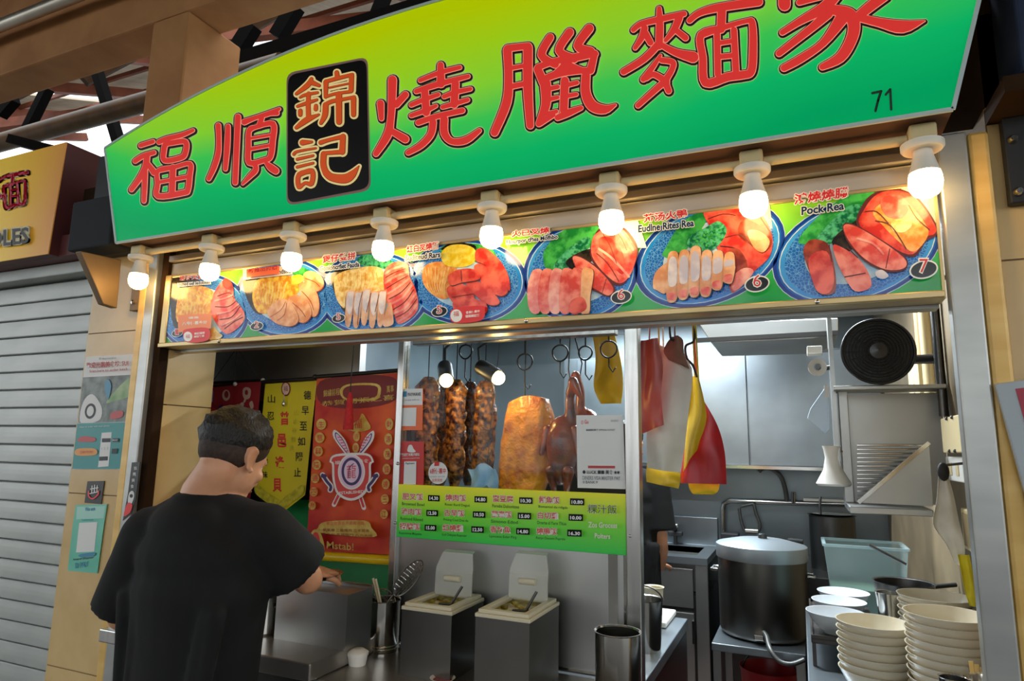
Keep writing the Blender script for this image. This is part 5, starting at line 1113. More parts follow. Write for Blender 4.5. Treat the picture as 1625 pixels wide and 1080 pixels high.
# ================================================================== kitchen behind the opening
mat('plastic_clear', '#a9c2c4', .25, 0, alpha=.42); mat('water_green', '#7fa08c', .1, 0, alpha=.7); mat('bowl_cream', '#e6dcc4', .22, 0, coat=.4); mat('bowl_cool', '#d8dde0', .22, coat=.3); mat('melamine_dark', '#3a3430', .4); mat('red_bucket', '#b01c24', .35); mat('hose', '#6a6a68', .4, .6); mat('rubber', '#1a1a1a', .6)
mat('plane_wood', '#b07a4c', .5, 0, col2='#c89464', scale=4, stretch=(1, 8, 8)); mat('pale_blue', '#cfe6fa', .4); mat('wood_slat', '#c49a70', .5)
# wall cabinets on the back wall
wc = thing('wall_cabinet', 'long steel wall cabinet with plain sliding doors on the back wall', 'cabinet', (-.2, 4.6, 1.5))
zc0, zc1 = 1.505, 2.27
MB().box(-1.6, .48, 4.64, 4.94, zc0, zc1).build('carcass', 'kitchen_steel', wc)
xa = UY(1187, 650, 4.62).x; xb = UY(1128, 650, 4.62).x
for (x0, x1) in ((xa + .004, .47), (xb - .35, xa - .004), (xb - .95, xb - .355)): MB().box(x0, x1, 4.615, 4.638, zc0 + .012, zc1 - .01).build('door', 'kitchen_steel', wc, bevel=.003)
MB().box(-1.6, .48, 4.60, 4.64, zc0 - .012, zc0 + .008).build('bottom_rail', 'steel_bright', wc)
# exhaust hood and plank shelf above
hd = thing('exhaust_hood', 'grey steel exhaust hood edge above the kitchen opening', 'hood', (-.1, 3.2, 2.2))
hp = [UY(1108, 512, 3.2), UY(1330, 504, 3.2), UY(1330, 528, 3.2), UY(1290, 537, 3.2), UY(1128, 543, 3.2)]
MB().prism(hp, (0, .5, 0)).build('canopy', 'steel_soft', hd, bevel=.004)
MB().box(-.35, .15, 3.3, 3.6, hp[0].z - .02, 2.6).build('duct', 'steel_soft', hd)
MB().bar(UY(1105, 540, 3.19) , UY(1330, 528, 3.19), .02, .02).build('edge_lip', 'steel_dark', hd)
ps = UY(1182, 553, 4.66); pe = UY(1296, 541, 4.66)
tag(MB().box(ps.x, pe.x, 4.66, 4.80, 2.271, 2.34).build('wooden_board', 'plane_wood', bevel=.004), 'brown wooden board lying above the steel wall cabinet', 'board')
# sink unit
ZK = .95
sk_ = thing('sink_unit', 'steel sink cabinet with a basin at the back of the kitchen', 'sink', (-.95, 4.6, 0))
sx = -.553
mb = MB(); bx0, bx1, by0, by1 = sx - .62, sx - .08, 4.42, 4.80
mb.box(-1.5, bx0, 4.30, 4.94, ZK - .04, ZK); mb.box(bx1, sx, 4.30, 4.94, ZK - .04, ZK); mb.box(bx0, bx1, 4.30, by0, ZK - .04, ZK); mb.box(bx0, bx1, by1, 4.94, ZK - .04, ZK)
mb.build('worktop', 'kitchen_steel', sk_); 
mb = MB(); mb.box(bx0, bx1, by0, by1, ZK - .22, ZK - .2); mb.box(bx0 - .01, bx0, by0, by1, ZK - .2, ZK - .002); mb.box(bx1, bx1 + .01, by0, by1, ZK - .2, ZK - .002); mb.box(bx0, bx1, by0 - .01, by0, ZK - .2, ZK - .002); mb.box(bx0, bx1, by1, by1 + .01, ZK - .2, ZK - .002); mb.build('basin', 'steel_soft', sk_)
MB().box(-1.5, sx, 4.90, 4.94, ZK, ZK + .19).build('splashback', 'kitchen_steel', sk_, bevel=.003)
MB().box(-1.5, sx - .01, 4.33, 4.9, .08, ZK - .23).build('cabinet_body', 'steel_dark', sk_)
MB().box(-1.12, sx - .09, 4.31, 4.33, .12, .62).build('door', 'steel_soft', sk_, bevel=.003); MB().box(-1.12, sx - .09, 4.31, 4.33, .65, .88).build('drawer', 'steel_soft', sk_, bevel=.003)
MB().box(sx - .075, sx, 4.305, 4.335, 0, ZK - .04).build('corner_post', 'steel_soft', sk_, bevel=.003); MB().box(sx - .10, sx - .085, 4.29, 4.31, .45, .58).build('handle', 'steel_bright', sk_)
t = thing('tap', 'small black and chrome tap over the sink basin', 'tap', (-.93, 4.82, ZK))
p = UY(1071, 845, 4.82); MB().tube([(p.x, 4.84, ZK), (p.x, 4.84, ZK + .10), (p.x, 4.78, ZK + .13), (p.x, 4.72, ZK + .12)], .014, 10).build('spout', 'rubber', t, smooth=60); MB().box(p.x - .05, p.x + .05, 4.82, 4.86, ZK + .06, ZK + .09).build('valve', 'rubber', t, bevel=.006); MB().ball((p.x + .01, 4.84, ZK + .13), .018, 10, 8).build('knob', 'steel_bright', t, smooth=80)
# water pipe along the back wall with spout
t = thing('water_pipe', 'bent steel water pipe with a curved spout on the back wall', 'pipe', UY(1250, 800, 4.85))
y = 4.88; MB().tube([UY(1148, 868, y), UY(1147, 810, y), UY(1149, 799, y), UY(1158, 794, y), UY(1250, 797, y), UY(1350, 800, y)], .018, 10).build('pipe', 'steel_bright', t, smooth=60)
MB().tube(smooth_open([UY(1249, 797, y), UY(1247, 780, y - .02), UY(1240, 757, y - .04), UY(1227, 745, y - .06), UY(1212, 742, y - .08), UY(1204, 748, y - .09)], 4), .014, 10).build('spout', 'hose', t, smooth=60)
MB().tube([UY(1259, 797, y - .02), UY(1259, 780, y - .03)], .014, 10).build('valve', 'steel_bright', t, smooth=60); MB().box(*[v for pr_ in zip(UY(1275, 793, y), UY(1350, 786, y)) for v in pr_][:2], y - .01, y + .01, UY(1275, 796, y).z, UY(1275, 790, y).z).build('shelf_strip', 'white_plastic', t)
t = thing('hand_sprayer', 'grey hose sprayer looped on the back wall above the big pot', 'sprayer', UY(1190, 845, 4.85))
MB().tube(smooth_open([UY(1176, 803, 4.85), UY(1190, 800, 4.85), UY(1196, 800, 4.85), UY(1200, 815, 4.85), UY(1206, 832, 4.85), UY(1202, 843, 4.85), UY(1183, 842, 4.85), UY(1176, 825, 4.85), UY(1173, 806, 4.85)], 4), .010, 8).build('loop', 'hose', t, smooth=60); MB().tube([UY(1183, 841, 4.83), UY(1203, 842, 4.83)], .016, 10).build('nozzle', 'steel_bright', t, smooth=60)
t = thing('gas_tap', 'black valve block on the wall pipe left of the big pot', 'valve', UY(1158, 858, 4.8)); p = UY(1158, 855, 4.8); MB().box(p.x - .06, p.x + .06, 4.8, 4.87, p.z - .04, p.z + .04).build('block', 'rubber', t, bevel=.01); MB().ball((p.x + .02, 4.79, p.z), .02, 10, 8).build('knob', 'steel_bright', t, smooth=80)
# low table and the big soup pot
tb = thing('low_table', 'low steel table under the big soup pot', 'table', (-.22, 3.65, 0))
MB().box(-.432, -.02, 3.42, 4.0, .665, .70).build('tabletop', 'kitchen_steel', tb, bevel=.004)
for x in (-.41, -.045):
    for y in (3.45, 3.97): MB().box(x - .018, x + .018, y - .018, y + .018, 0, .665).build('leg', 'steel_soft', tb)
pc = Vector((UY(1213, 1000, 3.70).x, 3.70, .701)); pw = .212; ph = UY(1213, 895, 3.5).z - .70
po = thing('soup_pot', 'very large steel soup pot with a domed lid and hose on the low table', 'pot', pc)
MB().vessel([(0, 0), (pw - .02, 0), (pw - .006, .012), (pw, .03), (pw, ph), (pw + .006, ph + .004)], .003, pc, 56).build('body', 'pot_steel', po, smooth=40)
MB().lathe([(pw + .005, ph), (pw + .008, ph + .005), (pw + .008, ph + .066), (pw - .002, ph + .072), (.12, ph + .092), (0, ph + .098)], pc, 56).build('lid', 'lid_pale', po, smooth=35)
MB().lathe([(0, ph + .096), (.022, ph + .098), (.022, ph + .116), (.014, ph + .12), (0, ph + .12)], pc + Vector((.01, 0, 0)), 20).build('lid_knob', 'steel_dark', po, smooth=40)
MB().tube([pc + Vector((.13, .08, ph + .085)), pc + Vector((.20, .07, ph + .085))], .013, 8).build('lid_grip', 'rubber', po, smooth=60)
MB().tube(smooth_open([UY(1212, 1003, 3.47), UY(1217, 1010, 3.44), UY(1222, 1030, 3.38), UY(1236, 1048, 3.36), UY(1256, 1053, 3.36), UY(1276, 1046, 3.38)], 4), .011, 10).build('hose', 'hose', po, smooth=60)
MB().box(pc.x - .035, pc.x + .01, pc.y - pw - .03, pc.y - pw + .01, .725, .75).build('tap_fitting', 'steel_bright', po, bevel=.004)
for sgn_ in (-1, 1): MB().tube([pc + Vector((sgn_ * pw, -.05, .30)), pc + Vector((sgn_ * (pw + .03), -.05, .30)), pc + Vector((sgn_ * (pw + .03), .05, .30)), pc + Vector((sgn_ * pw, .05, .30))], .007, 8).build('handle', 'steel_bright', po, smooth=60)
rk = Vector((UY(1222, 1075, 3.75).x, 3.75, .0)); t = thing('red_bucket', 'red bucket on the floor under the low table', 'bucket', rk)
hb = UY(1222, 1058, 3.75).z; MB().vessel([(0, 0), (.11, 0), (.14, hb - .02), (.146, hb)], .004, rk, 32).build('body', 'red_bucket', t, smooth=40); MB().tube([rk + Vector((.13 * math.cos(a_), 0, hb - .03 + .11 * math.sin(a_))) for a_ in [math.pi * k / 12 for k in range(13)]], .004, 8).build('bail', 'steel_dark', t, smooth=60)
# dark cabinet beside the pot and the small pot behind
struct(MB().box(-.50, -.03, 4.45, 4.94, 0, .86).build('trim_19', 'steel_dark'))
tag(MB().box(-.02, .48, 4.1, 4.94, 0, .93).build('steel_cabinet', 'steel_dark', bevel=.005), 'dark steel cabinet behind the clear container', 'cabinet')
q = Vector((UY(1322, 860, 4.45).x, 4.45, .93)); rr_ = .125; hq = UY(1322, 818, 4.45).z - .93
t = thing('stock_pot', 'dark steel stock pot at the back wall above the clear container', 'pot', q)
MB().vessel([(0, 0), (rr_, 0), (rr_, hq), (rr_ + .008, hq + .004)], .003, q, 40).build('body', 'steel_dark', t, smooth=40); MB().tube([UY(1302, 818, 4.40), UY(1301, 800, 4.40), UY(1302, 788, 4.42)], .007, 8).build('ladle_handle', 'rubber', t, smooth=60)
MB().lathe([(.05, hq - .002), (.10, hq + .004), (.11, hq + .012), (0, hq + .02)], q, 32).build('lid', 'steel_bright', t, smooth=40)

# ------------------------------------------------ right hand counter with crockery
ZR = .90
rc = thing('side_counter', 'stainless side counter at the right that carries the bowls', 'counter', (.24, 2.6, 0))
MB().box(-.012, .495, 1.74, 3.48, ZR - .035, ZR).build('worktop', 'kitchen_steel', rc, bevel=.004); MB().box(.01, .495, 1.77, 3.46, 0, ZR - .036).build('cabinet_body', 'steel_dark', rc)
def bowl_proto(r, h, name, label, m, group):
    o = MB().vessel([(0, 0), (r * .42, 0), (r * .44, h * .10), (r * .62, h * .26), (r * .82, h * .55), (r * .95, h * .85), (r, h * .97), (r * 1.012, h)], .003, (0, 0, 0), 44).build(name, m, smooth=50, base=(0, 0, 0)); return tag(o, label, 'bowl', group)
def stack(u, v, y, hw, n, dz, h, where, m='bowl_cream'):
    c = UY(u, v, y); r = hw / F_PX * 1.0 * (y / (RC @ _cd(u, v)).y); b0 = None
    n = int((c.z - h - ZR) / dz + .5) + 1; dz = (c.z - h - ZR - .001) / (n - 1)
    group = 'cream bowls stacked ' + where; ordn = ['lowest', 'second', 'third', 'fourth', 'fifth', 'sixth', 'seventh', 'eighth', 'ninth', 'tenth', 'eleventh', 'twelfth', 'thirteenth', 'fourteenth']
    for k in range(n):
        z = c.z - h - dz * (n - 1 - k)
        lab = 'topmost cream bowl of the stack ' + where if k == n - 1 else ('lowest cream bowl of the stack ' + where if k == 0 else 'cream bowl, ' + ordn[k] + ' from below in the stack ' + where)
        if b0 is None: b0 = bowl_proto(r, h, 'bowl', lab, m, group); b0.location = (c.x, y, z)
        else: o = b0.copy(); COL.objects.link(o); o.location = (c.x + .0012 * math.sin(k * 3.1), y + .0012 * math.cos(k * 2.3), z); o['label'] = lab
    return c, r, c.z - h - dz * (n - 1)
stack(1386, 985, 2.28, 54, 8, .0215, .085, 'at the front left')
stack(1503, 972, 2.12, 61, 12, .0205, .085, 'nearest the right post')
stack(1484, 944, 2.55, 53, 12, .0215, .085, 'behind the tall front stack')
for k, (u, v, hw) in enumerate(((1338, 938, 39), (1331, 952, 41), (1326, 970, 45))):
    c = UZ(u, v, 1.06); r = .96 * hw / F_PX * (c.y / (RC @ _cd(u, v)).y)
    o = bowl_proto(r, .07, 'bowl', ('white bowl farthest back of the three beside the clear container', 'white bowl in the middle of the three beside the clear container', 'white bowl nearest the front of the three on the dark tray')[k], 'bowl_cool', 'three white bowls by the container')
    o.location = (c.x, c.y, .99)
t = thing('tray_stand', 'dark raised tray under the three white bowls', 'tray', (.115, 2.83, ZR))
MB().box(.004, .225, 2.535, 3.14, .972, .989).build('tray', 'melamine_dark', t, bevel=.004)
mb = MB(); mb.box(.004, .225, 2.535, 2.541, .989, 1.0); mb.box(.004, .010, 2.541, 3.14, .989, 1.0); mb.build('lip', 'melamine_dark', t)
for x in (.012, .217):
    for y in (2.545, 3.13): MB().box(x - .006, x + .006, y - .006, y + .006, ZR + .0005, .972).build('leg', 'melamine_dark', t)
# clear container with liquid
c0, c1 = UZ(1312, 948, ZR), UZ(1438, 948, ZR)
yt0, yt1 = 3.22, 3.46; xA, xB = UY(1308, 870, 3.24).x, min(UY(1440, 870, 3.24).x, .494); zt2 = UY(1308, 864, 3.22).z
t = thing('clear_container', 'large clear plastic container half full of pale green liquid', 'container', ((xA + xB) / 2, 3.34, ZR))
def frustum(x0, x1, y0, y1, z0, z1, ins):
    b = [Vector((x0 + ins, y0 + ins, z0)), Vector((x1 - ins, y0 + ins, z0)), Vector((x1 - ins, y1 - ins, z0)), Vector((x0 + ins, y1 - ins, z0))]; tp = [Vector((x0, y0, z1)), Vector((x1, y0, z1)), Vector((x1, y1, z1)), Vector((x0, y1, z1))]; return b, tp
b, tp = frustum(xA, xB, yt0, yt1, ZR + .002, zt2, .028); mb = MB(); mb.add(b + tp, [(0, 3, 2, 1), (0, 1, 5, 4), (1, 2, 6, 5), (2, 3, 7, 6), (3, 0, 4, 7)]); o = mb.build('walls', 'plastic_clear', t); 
mb = MB()
for i in range(4): mb.bar(tp[i], tp[(i + 1) % 4], .014, .010)
mb.build('rim', 'plastic_clear', t); hl = .42; b2 = [p.lerp(q_, hl) for p, q_ in zip(b, tp)]
mb = MB(); s_ = .003; lb = [p + Vector((s_ if i in (0, 3) else -s_, s_ if i < 2 else -s_, .003)) for i, p in enumerate(b)]; lt = [p + Vector((s_ if i in (0, 3) else -s_, s_ if i < 2 else -s_, 0)) for i, p in enumerate(b2)]; mb.add(lb + lt, [(0, 3, 2, 1), (4, 5, 6, 7), (0, 1, 5, 4), (1, 2, 6, 5), (2, 3, 7, 6), (3, 0, 4, 7)]); mb.build('liquid', 'water_green', t)
tag(MB().tube([UY(1379, 864, 3.205), UY(1438, 895, 3.205)], .006, 8).build('ladle', 'steel_dark', smooth=60), 'dark ladle handle resting across the clear container', 'ladle')
# dark saucepan and steel beaker
q = UZ(1420, 975, ZR); q = Vector((UY(1434, 925, 2.85).x, 2.85, ZR)); hq = UY(1434, 924, 2.85).z - ZR
t = thing('saucepan', 'dark saucepan behind the stacked cream bowls', 'pan', q); MB().vessel([(0, 0), (.075, 0), (.098, hq), (.102, hq + .003)], .003, q, 36).build('body', 'steel_dark', t, smooth=40); MB().tube([q + Vector((.09, .02, hq - .01)), q + Vector((.17, .05, hq))], .008, 8).build('handle', 'rubber', t, smooth=60)
q = Vector((UY(1413, 960, 2.66).x, 2.66, ZR)); hq = UY(1413, 940, 2.66).z - ZR
t = thing('steel_beaker', 'pale steel beaker between the cream stacks and the saucepan', 'beaker', q); MB().vessel([(0, 0), (.03, 0), (.042, hq), (.046, hq + .002)], .002, q, 28).build('body', 'steel_bright', t, smooth=40)
# utensil cup with knives and forks at the lower right
q = UZ(1552, 1092, ZR + .0); q = Vector((UY(1558, 1080, 1.88).x, 1.88, ZR)); hq = UY(1556, 1078, 1.88).z - ZR
t = thing('cutlery_cup', 'steel cup of cutlery at the lower right corner beside the post', 'cup', q); MB().vessel([(0, 0), (.034, 0), (.036, hq), (.038, hq + .003)], .002, q, 28).build('cup', 'steel_bright', t, smooth=40)
for k in range(5):
    e = UY(1540 + 9 * k, 1048 + 5 * (k % 3), 1.88); cu = thing('cutlery', ('spoon handle leaning leftmost in the cutlery cup', 'second handle from the left in the cutlery cup', 'middle handle in the cutlery cup', 'fourth handle from the left in the cutlery cup', 'rightmost handle in the cutlery cup')[k], 'cutlery', q + Vector((0, 0, .01)), 0, 'cutlery in the steel cup')
    MB().bar(q + Vector((.004 * (k - 2), .006 * (k % 2), .01)), e, .011, .0025, up=(0, 1, 0)).build('handle', 'steel_bright', cu, bevel=.001)
p0_, p1_ = UY(1498, 1074, 1.86), UY(1528, 1074, 1.86); q = Vector(((p0_.x + p1_.x) / 2, 1.87, ZR)); tag(MB().vessel([(0, 0), (.026, 0), (.028, p0_.z - ZR - .002), (.030, p0_.z - ZR)], .002, q, 32).build('steel_pot', 'steel_bright', smooth=40), 'steel pot whose rim shows at the bottom edge in front of the right stack', 'pot')

# ------------------------------------------------ fan, rack and fittings on the right wall
YFa = 2.72; fc = UY(1393, 557, YFa); fr_ = abs(UY(1451, 557, YFa).x - UY(1335, 557, YFa).x) / 2
mat('fan_black', '#121212', .4); mat('fan_hub', '#4a4a4a', .35, .5)
fn = thing('wall_fan', 'round black wall fan with a wire guard above the steel rack', 'fan', fc)
rx = Matrix.Rotation(math.pi / 2, 3, 'X')
for k in range(9):
    r = fr_ * (.26 + .74 * k / 8); d = .012 * math.cos(k / 8 * math.pi / 2); rad_ = .0022 if k < 8 else .006
    MB().tube([fc + Vector((r * math.cos(a_), -d, r * math.sin(a_))) for a_ in [2 * math.pi * i / 48 for i in range(48)]], rad_, 6, closed=True).build('guard_ring', 'fan_black', fn, smooth=80)
for k in range(20):
    a_ = 2 * math.pi * k / 20; MB().tube([fc + Vector((fr_ * .2 * math.cos(a_), -.013, fr_ * .2 * math.sin(a_))), fc + Vector((fr_ * .6 * math.cos(a_), -.009, fr_ * .6 * math.sin(a_))), fc + Vector((fr_ * math.cos(a_), 0, fr_ * math.sin(a_)))], .0016, 5).build('guard_spoke', 'fan_black', fn)
MB().lathe([(0, .0), (fr_ * .26, .0), (fr_ * .27, .01), (fr_ * .24, .02), (0, .024)], fc, 28, rot=rx).build('hub_cap', 'fan_hub', fn, smooth=40)
for k in range(5):
    a0 = 2 * math.pi * k / 5; g = []
    for i in range(5):
        r = fr_ * (.15 + .75 * i / 4); w = .30 + .25 * math.sin(i / 4 * 2.6); g.append([fc + Vector((r * math.cos(a0 + w * s_), .022 + .022 * s_, r * math.sin(a0 + w * s_))) for s_ in (-1, -.3, .4, 1)])
    MB().sheet(g, .002).build('blade', 'fan_black', fn, smooth=60)
MB().lathe([(fr_ * 1.0, .0), (fr_ * 1.02, -.01), (fr_ * .98, -.06), (fr_ * .6, -.075), (0, -.075)], fc, 40, rot=rx).build('rear_shell', 'fan_black', fn, smooth=50)
p = UY(1445, 595, YFa + .1); mb = MB().tube([fc + Vector((0, .08, 0)), Vector((.40, YFa + .12, fc.z - .02)), Vector((.5, YFa + .12, fc.z - .02))], .018, 10); mb.build('bracket_arm', 'fan_black', fn, smooth=60)
# steel dish rack: upright panel, sloped cheeks, grille of plates
YRk = 2.62
rk = thing('dish_rack', 'steel wall rack with sloped cheeks and a grille of rails below the fan', 'rack', UY(1420, 812, YRk))
def RP(u, v, y=YRk): return UY(u, v, y)
xl, xr = RP(1346, 700).x, RP(1480, 800).x; zs0 = RP(1420, 806).z; ztop = UY(1400, 622, YRk + .2).z
MB().box(xl, .495, YRk + .26, YRk + .275, zs0, ztop).build('back_panel', 'steel_soft', rk)
MB().box(xl - .01, xr, YRk - .01, YRk + .27, zs0 - .022, zs0).build('shelf', 'steel_soft', rk, bevel=.003)
MB().prism([RP(1362, 797), RP(1481, 803), RP(1474, 702)], (0, .006, 0)).build('front_cheek', 'steel_soft', rk)
MB().box(xl - .012, xl + .02, YRk + .2, YRk + .26, zs0, ztop + .02).build('upright', 'steel_soft', rk, bevel=.002)
MB().bar(RP(1362, 797, YRk - .004), RP(1474, 702, YRk - .004), .012, .016, up=(0, 1, 0)).build('edge_bar', 'steel_bright', rk)
for k in range(14):
    v = 706 + 6.6 * k; a_ = UY(1360, v, YRk + .12); b_ = UY(1474 - 7.6 * k, v, YRk + .12)
    MB().tube([a_, b_], .0035, 6).build('grille_rail', 'steel_bright', rk)
MB().box(xl - .03, .49, YRk + .12, YRk + .28, ztop + .004, ztop + .02).build('upper_shelf', 'steel_soft', rk, bevel=.003)
MB().box(xl - .035, xl - .02, YRk + .18, YRk + .28, ztop - .35, ztop + .34).build('side_stile', 'steel_soft', rk)
# things hung on the rack's left side
t = thing('plastic_scraper', 'pale blue plastic sheet hanging at the left of the rack', 'scraper', UY(1305, 690, 2.85)); MB().prism([UY(*c, 2.85) for c in ((1309, 615), (1314, 615), (1316, 680), (1309, 688), (1281, 663), (1286, 648))], (0, .006, 0)).build('blade', 'pale_blue', t, bevel=.002); MB().prism([UY(*c, 2.848) for c in ((1308, 611), (1315, 611), (1316, 630), (1309, 632))], (0, .01, 0)).build('clip', 'white_plastic', t)
t = thing('plastic_jug', 'white plastic funnel shaped jug hanging below the blue scraper', 'jug', UY(1325, 778, 2.84)); c = UY(1322, 745, 2.82); s_ = 2.86 / 1020
MB().vessel([(0, -.035), (.055, -.06), (.062, -.052), (.034, .0), (.026, .045), (.030, .075), (.034, .09)], .003, c, 24).build('body', 'white_plastic', t, smooth=50); MB().tube([c + Vector((.03, 0, .07)), Vector((c.x + .05, 2.83, c.z + .07))], .004, 6).build('hook', 'steel_bright', t)
t = thing('tape_roll', 'white roll of tape on a peg beside the fan', 'tape', UY(1298, 583, 2.85)); c = UY(1297, 583, 2.85); MB().lathe([(.014, 0), (.034, 0), (.034, .022), (.014, .022)], c, 28, rot=rx, closed=True).build('roll', 'white_plastic', t, smooth=40); MB().tube([c + Vector((0, -.03, 0)), c + Vector((0, .02, 0)), Vector((xl - .02, 2.86, c.z))], .010, 8).build('peg', 'steel_dark', t, smooth=60)
t = thing('white_box', 'small white box under the hood beside the tape roll', 'box', UY(1293, 561, 2.86)); MB().box(UY(1281, 560, 2.86).x, UY(1305, 560, 2.86).x, 2.86, 2.94, UY(1281, 561, 2.86).z, UY(1281, 549, 2.86).z).build('body', 'white_plastic', t, bevel=.003); MB().bar((UY(1293, 556, 2.88).x, 2.9, UY(1293, 556, 2.88).z), (xl - .02, 2.89, UY(1293, 556, 2.88).z), .012, .012).build('arm', 'steel_dark', t)
# pipes and electrical fittings on the right wall
XW = .498
for u0, v0, u1, v1, r, m, lab in ((1468, 500, 1492, 790, .022, 'cream_plastic', 'cream pipe running down the right wall beside the fan'), (1484, 500, 1500, 660, .016, 'steel_dark', 'dark pipe on the right wall nearest the post'), (1455, 500, 1470, 600, .018, 'wood_slat', 'tan pipe on the right wall just beside the fan')):
    a_, b_ = UX(u0, v0, XW - r), UX(u1, v1, XW - r); yy = (a_.y + b_.y) / 2; tag(MB().tube([(XW - r - .002, yy, min(2.58, a_.z + .1)), (XW - r - .002, yy, b_.z)], r, 12).build('wall_pipe', m, smooth=60), lab, 'pipe', 'pipes on the right wall')
def wbox(u0, u1, v0, v1, d, m, name, label, cat):
    a_, b_ = UX(u0, v0, XW - d), UX(u1, v1, XW - d); t = thing(name, label, cat, (XW, (a_.y + b_.y) / 2, min(a_.z, b_.z)))
    MB().box(XW - d, XW, min(a_.y, b_.y), max(a_.y, b_.y), min(a_.z, b_.z), max(a_.z, b_.z)).build('body', m, t, bevel=.004); return t, (min(a_.y, b_.y) + max(a_.y, b_.y)) / 2, (a_.z + b_.z) / 2
t, yy, zz = wbox(1492, 1530, 664, 718, .07, 'cream_plastic', 'junction_box', 'cream electrical box on the right wall', 'electrical box')
for dy, dz in ((-.04, .05), (.04, .05), (-.04, -.05), (.04, -.05)): MB().ball((XW - .071, yy + dy, zz + dz), .006, 8, 6).build('screw', 'steel_dark', t)
t, yy, zz = wbox(1500, 1530, 724, 766, .05, 'white_plastic', 'socket_outlet', 'white double socket outlet below the cream electrical box', 'socket')
for dy in (-.05, .05): MB().box(XW - .052, XW - .049, yy + dy - .02, yy + dy + .02, zz - .02, zz + .02).build('socket_face', 'cream_plastic', t)
t, yy, zz = wbox(1440, 1462, 585, 652, .06, 'cream_plastic', 'switch_box', 'cream switch box behind the lower right rim of the fan', 'switch box'); MB().box(XW - .064, XW - .06, yy - .02, yy + .03, zz - .04, zz + .02).build('switch', 'white_plastic', t)
t, yy, zz = wbox(1524, 1548, 805, 880, .03, 'cream_plastic', 'card_holder', 'tan card holder low on the right wall beside the post', 'holder'); MB().box(XW - .034, XW - .03, yy - .04, yy + .04, zz - .05, zz + .05).build('card', 'brown_box', t)
# cloth and yellow rag hung from the wall
def drape(name, label, L_, R_, y, amp, m, cat='cloth', ph=0., n=14, fr=9., t=.0025, part='cloth', group=None, ydrop=0.):
    """hanging sheet between a left and a right edge curve (picture points at the same count), folded in depth"""
    L2 = smooth_open([Vector(p) for p in L_], 4); R2 = smooth_open([Vector(p) for p in R_], 4); g = []
    for i, (l, r) in enumerate(zip(L2, R2)):
        row = []; q = i / (len(L2) - 1)
        for j in range(n + 1):
            s_ = j / n; p = UY(l.x + (r.x - l.x) * s_, l.y + (r.y - l.y) * s_, y + ydrop * q); p.y += amp * (.4 + .6 * q) * (.7 * math.sin(s_ * fr * .55 + ph + q * 1.3) + 1.3 * mnoise.noise(Vector((s_ * 2.2 + ph, q * 2.6, ph * 3)))) ; row.append(p)
        g.append(row)
    c = UY((L_[-1][0] + R_[-1][0]) / 2, max(L_[-1][1], R_[-1][1]), y); th = thing(name, label, cat, c, 0, group); MB().sheet(g, t).build(part, m, th, smooth=60)
    if 'bag' in name: a_ = (g[0][0] + g[0][-1]) / 2; MB().tube([a_ - ZV * .004, Vector((a_.x, (a_.y + YBg - .02) / 2, (a_.z + 2.16) / 2)), Vector((a_.x, YBg - .02, 2.165))], .003, 6).build('tie', m, th)
    return th
mat('cloth_white', '#d8d4c8', .7, 0, col2='#c8c2b4', scale=14); mat('rag_yellow', '#d8c81c', .7, 0, col2='#c2b010', scale=12); mat('black_bag', '#1a1816', .6)
drape('hand_towel', 'white crumpled towel hanging below the wall sockets at the right', [(1490, 745), (1487, 790), (1482, 830), (1500, 860), (1516, 892)], [(1500, 742), (1512, 780), (1522, 830), (1530, 870), (1530, 902)], 2.35, .02, 'cloth_white')
drape('yellow_rag', 'narrow yellow rag hanging under the white towel at the right', [(1520, 880), (1526, 910), (1534, 945), (1540, 962)], [(1538, 880), (1544, 910), (1548, 945), (1549, 962)], 2.33, .01, 'rag_yellow')
t = thing('towel_clip', 'black clip holding the white towel', 'clip', UY(1498, 748, 2.34)); MB().ball(UY(1497, 748, 2.34), (.016, .012, .028), 12, 8).build('clip', 'black_bag', t, smooth=80); MB().tube([UY(1497, 738, 2.34), Vector((XW, 2.34, UY(1498, 730, 2.34).z))], .004, 6).build('peg', 'steel_dark', t)

# ------------------------------------------------ plastic bags hung beside the glass post
mat('bag_red', '#a03028', .35, 0, col2='#c04a3c', scale=8, spec=.6); mat('bag_white', '#e8e2d8', .35, 0, col2='#d2cac0', scale=8); mat('bag_yellow', '#d8b41c', .35, 0, col2='#c49c10', scale=8); mat('bag_crimson', '#c01424', .35, 0, col2='#a00e1c', scale=10); mat('bag_brown', '#8a6250', .5)
YBg = 2.42; gb = 'plastic bags hung beside the post'
drape('plastic_bag', 'dull red plastic bag nearest the glass post', [(1017, 540), (1012, 580), (1014, 630), (1017, 688)], [(1044, 536), (1052, 580), (1050, 625), (1053, 674)], YBg - .06, .016, 'bag_red', 'bag', 0, group=gb)
drape('plastic_bag', 'large off white plastic bag hanging between the red bags', [(1034, 540), (1036, 590), (1026, 680), (1025, 742)], [(1072, 560), (1098, 584), (1092, 660), (1079, 750)], YBg, .022, 'bag_white', 'bag', 1.0, group=gb)
drape('plastic_bag', 'yellow plastic bag hem showing below the white bag', [(1026, 735), (1025, 752), (1026, 764)], [(1080, 745), (1079, 762), (1076, 775)], YBg + .03, .010, 'bag_yellow', 'bag', 2., group=gb)
drape('plastic_bag', 'narrow yellow plastic bag between the white and the crimson bag', [(1097, 596), (1094, 640), (1088, 690), (1083, 748)], [(1109, 598), (1121, 660), (1110, 700), (1106, 714)], YBg + .02, .018, 'bag_yellow', 'bag', .6, group=gb)
drape('plastic_bag', 'wide crimson plastic bag at the right of the hanging bags', [(1100, 650), (1092, 690), (1082, 730), (1081, 766)], [(1116, 634), (1138, 674), (1150, 718), (1153, 768)], YBg + .06, .022, 'bag_crimson', 'bag', 1.6, group=gb)
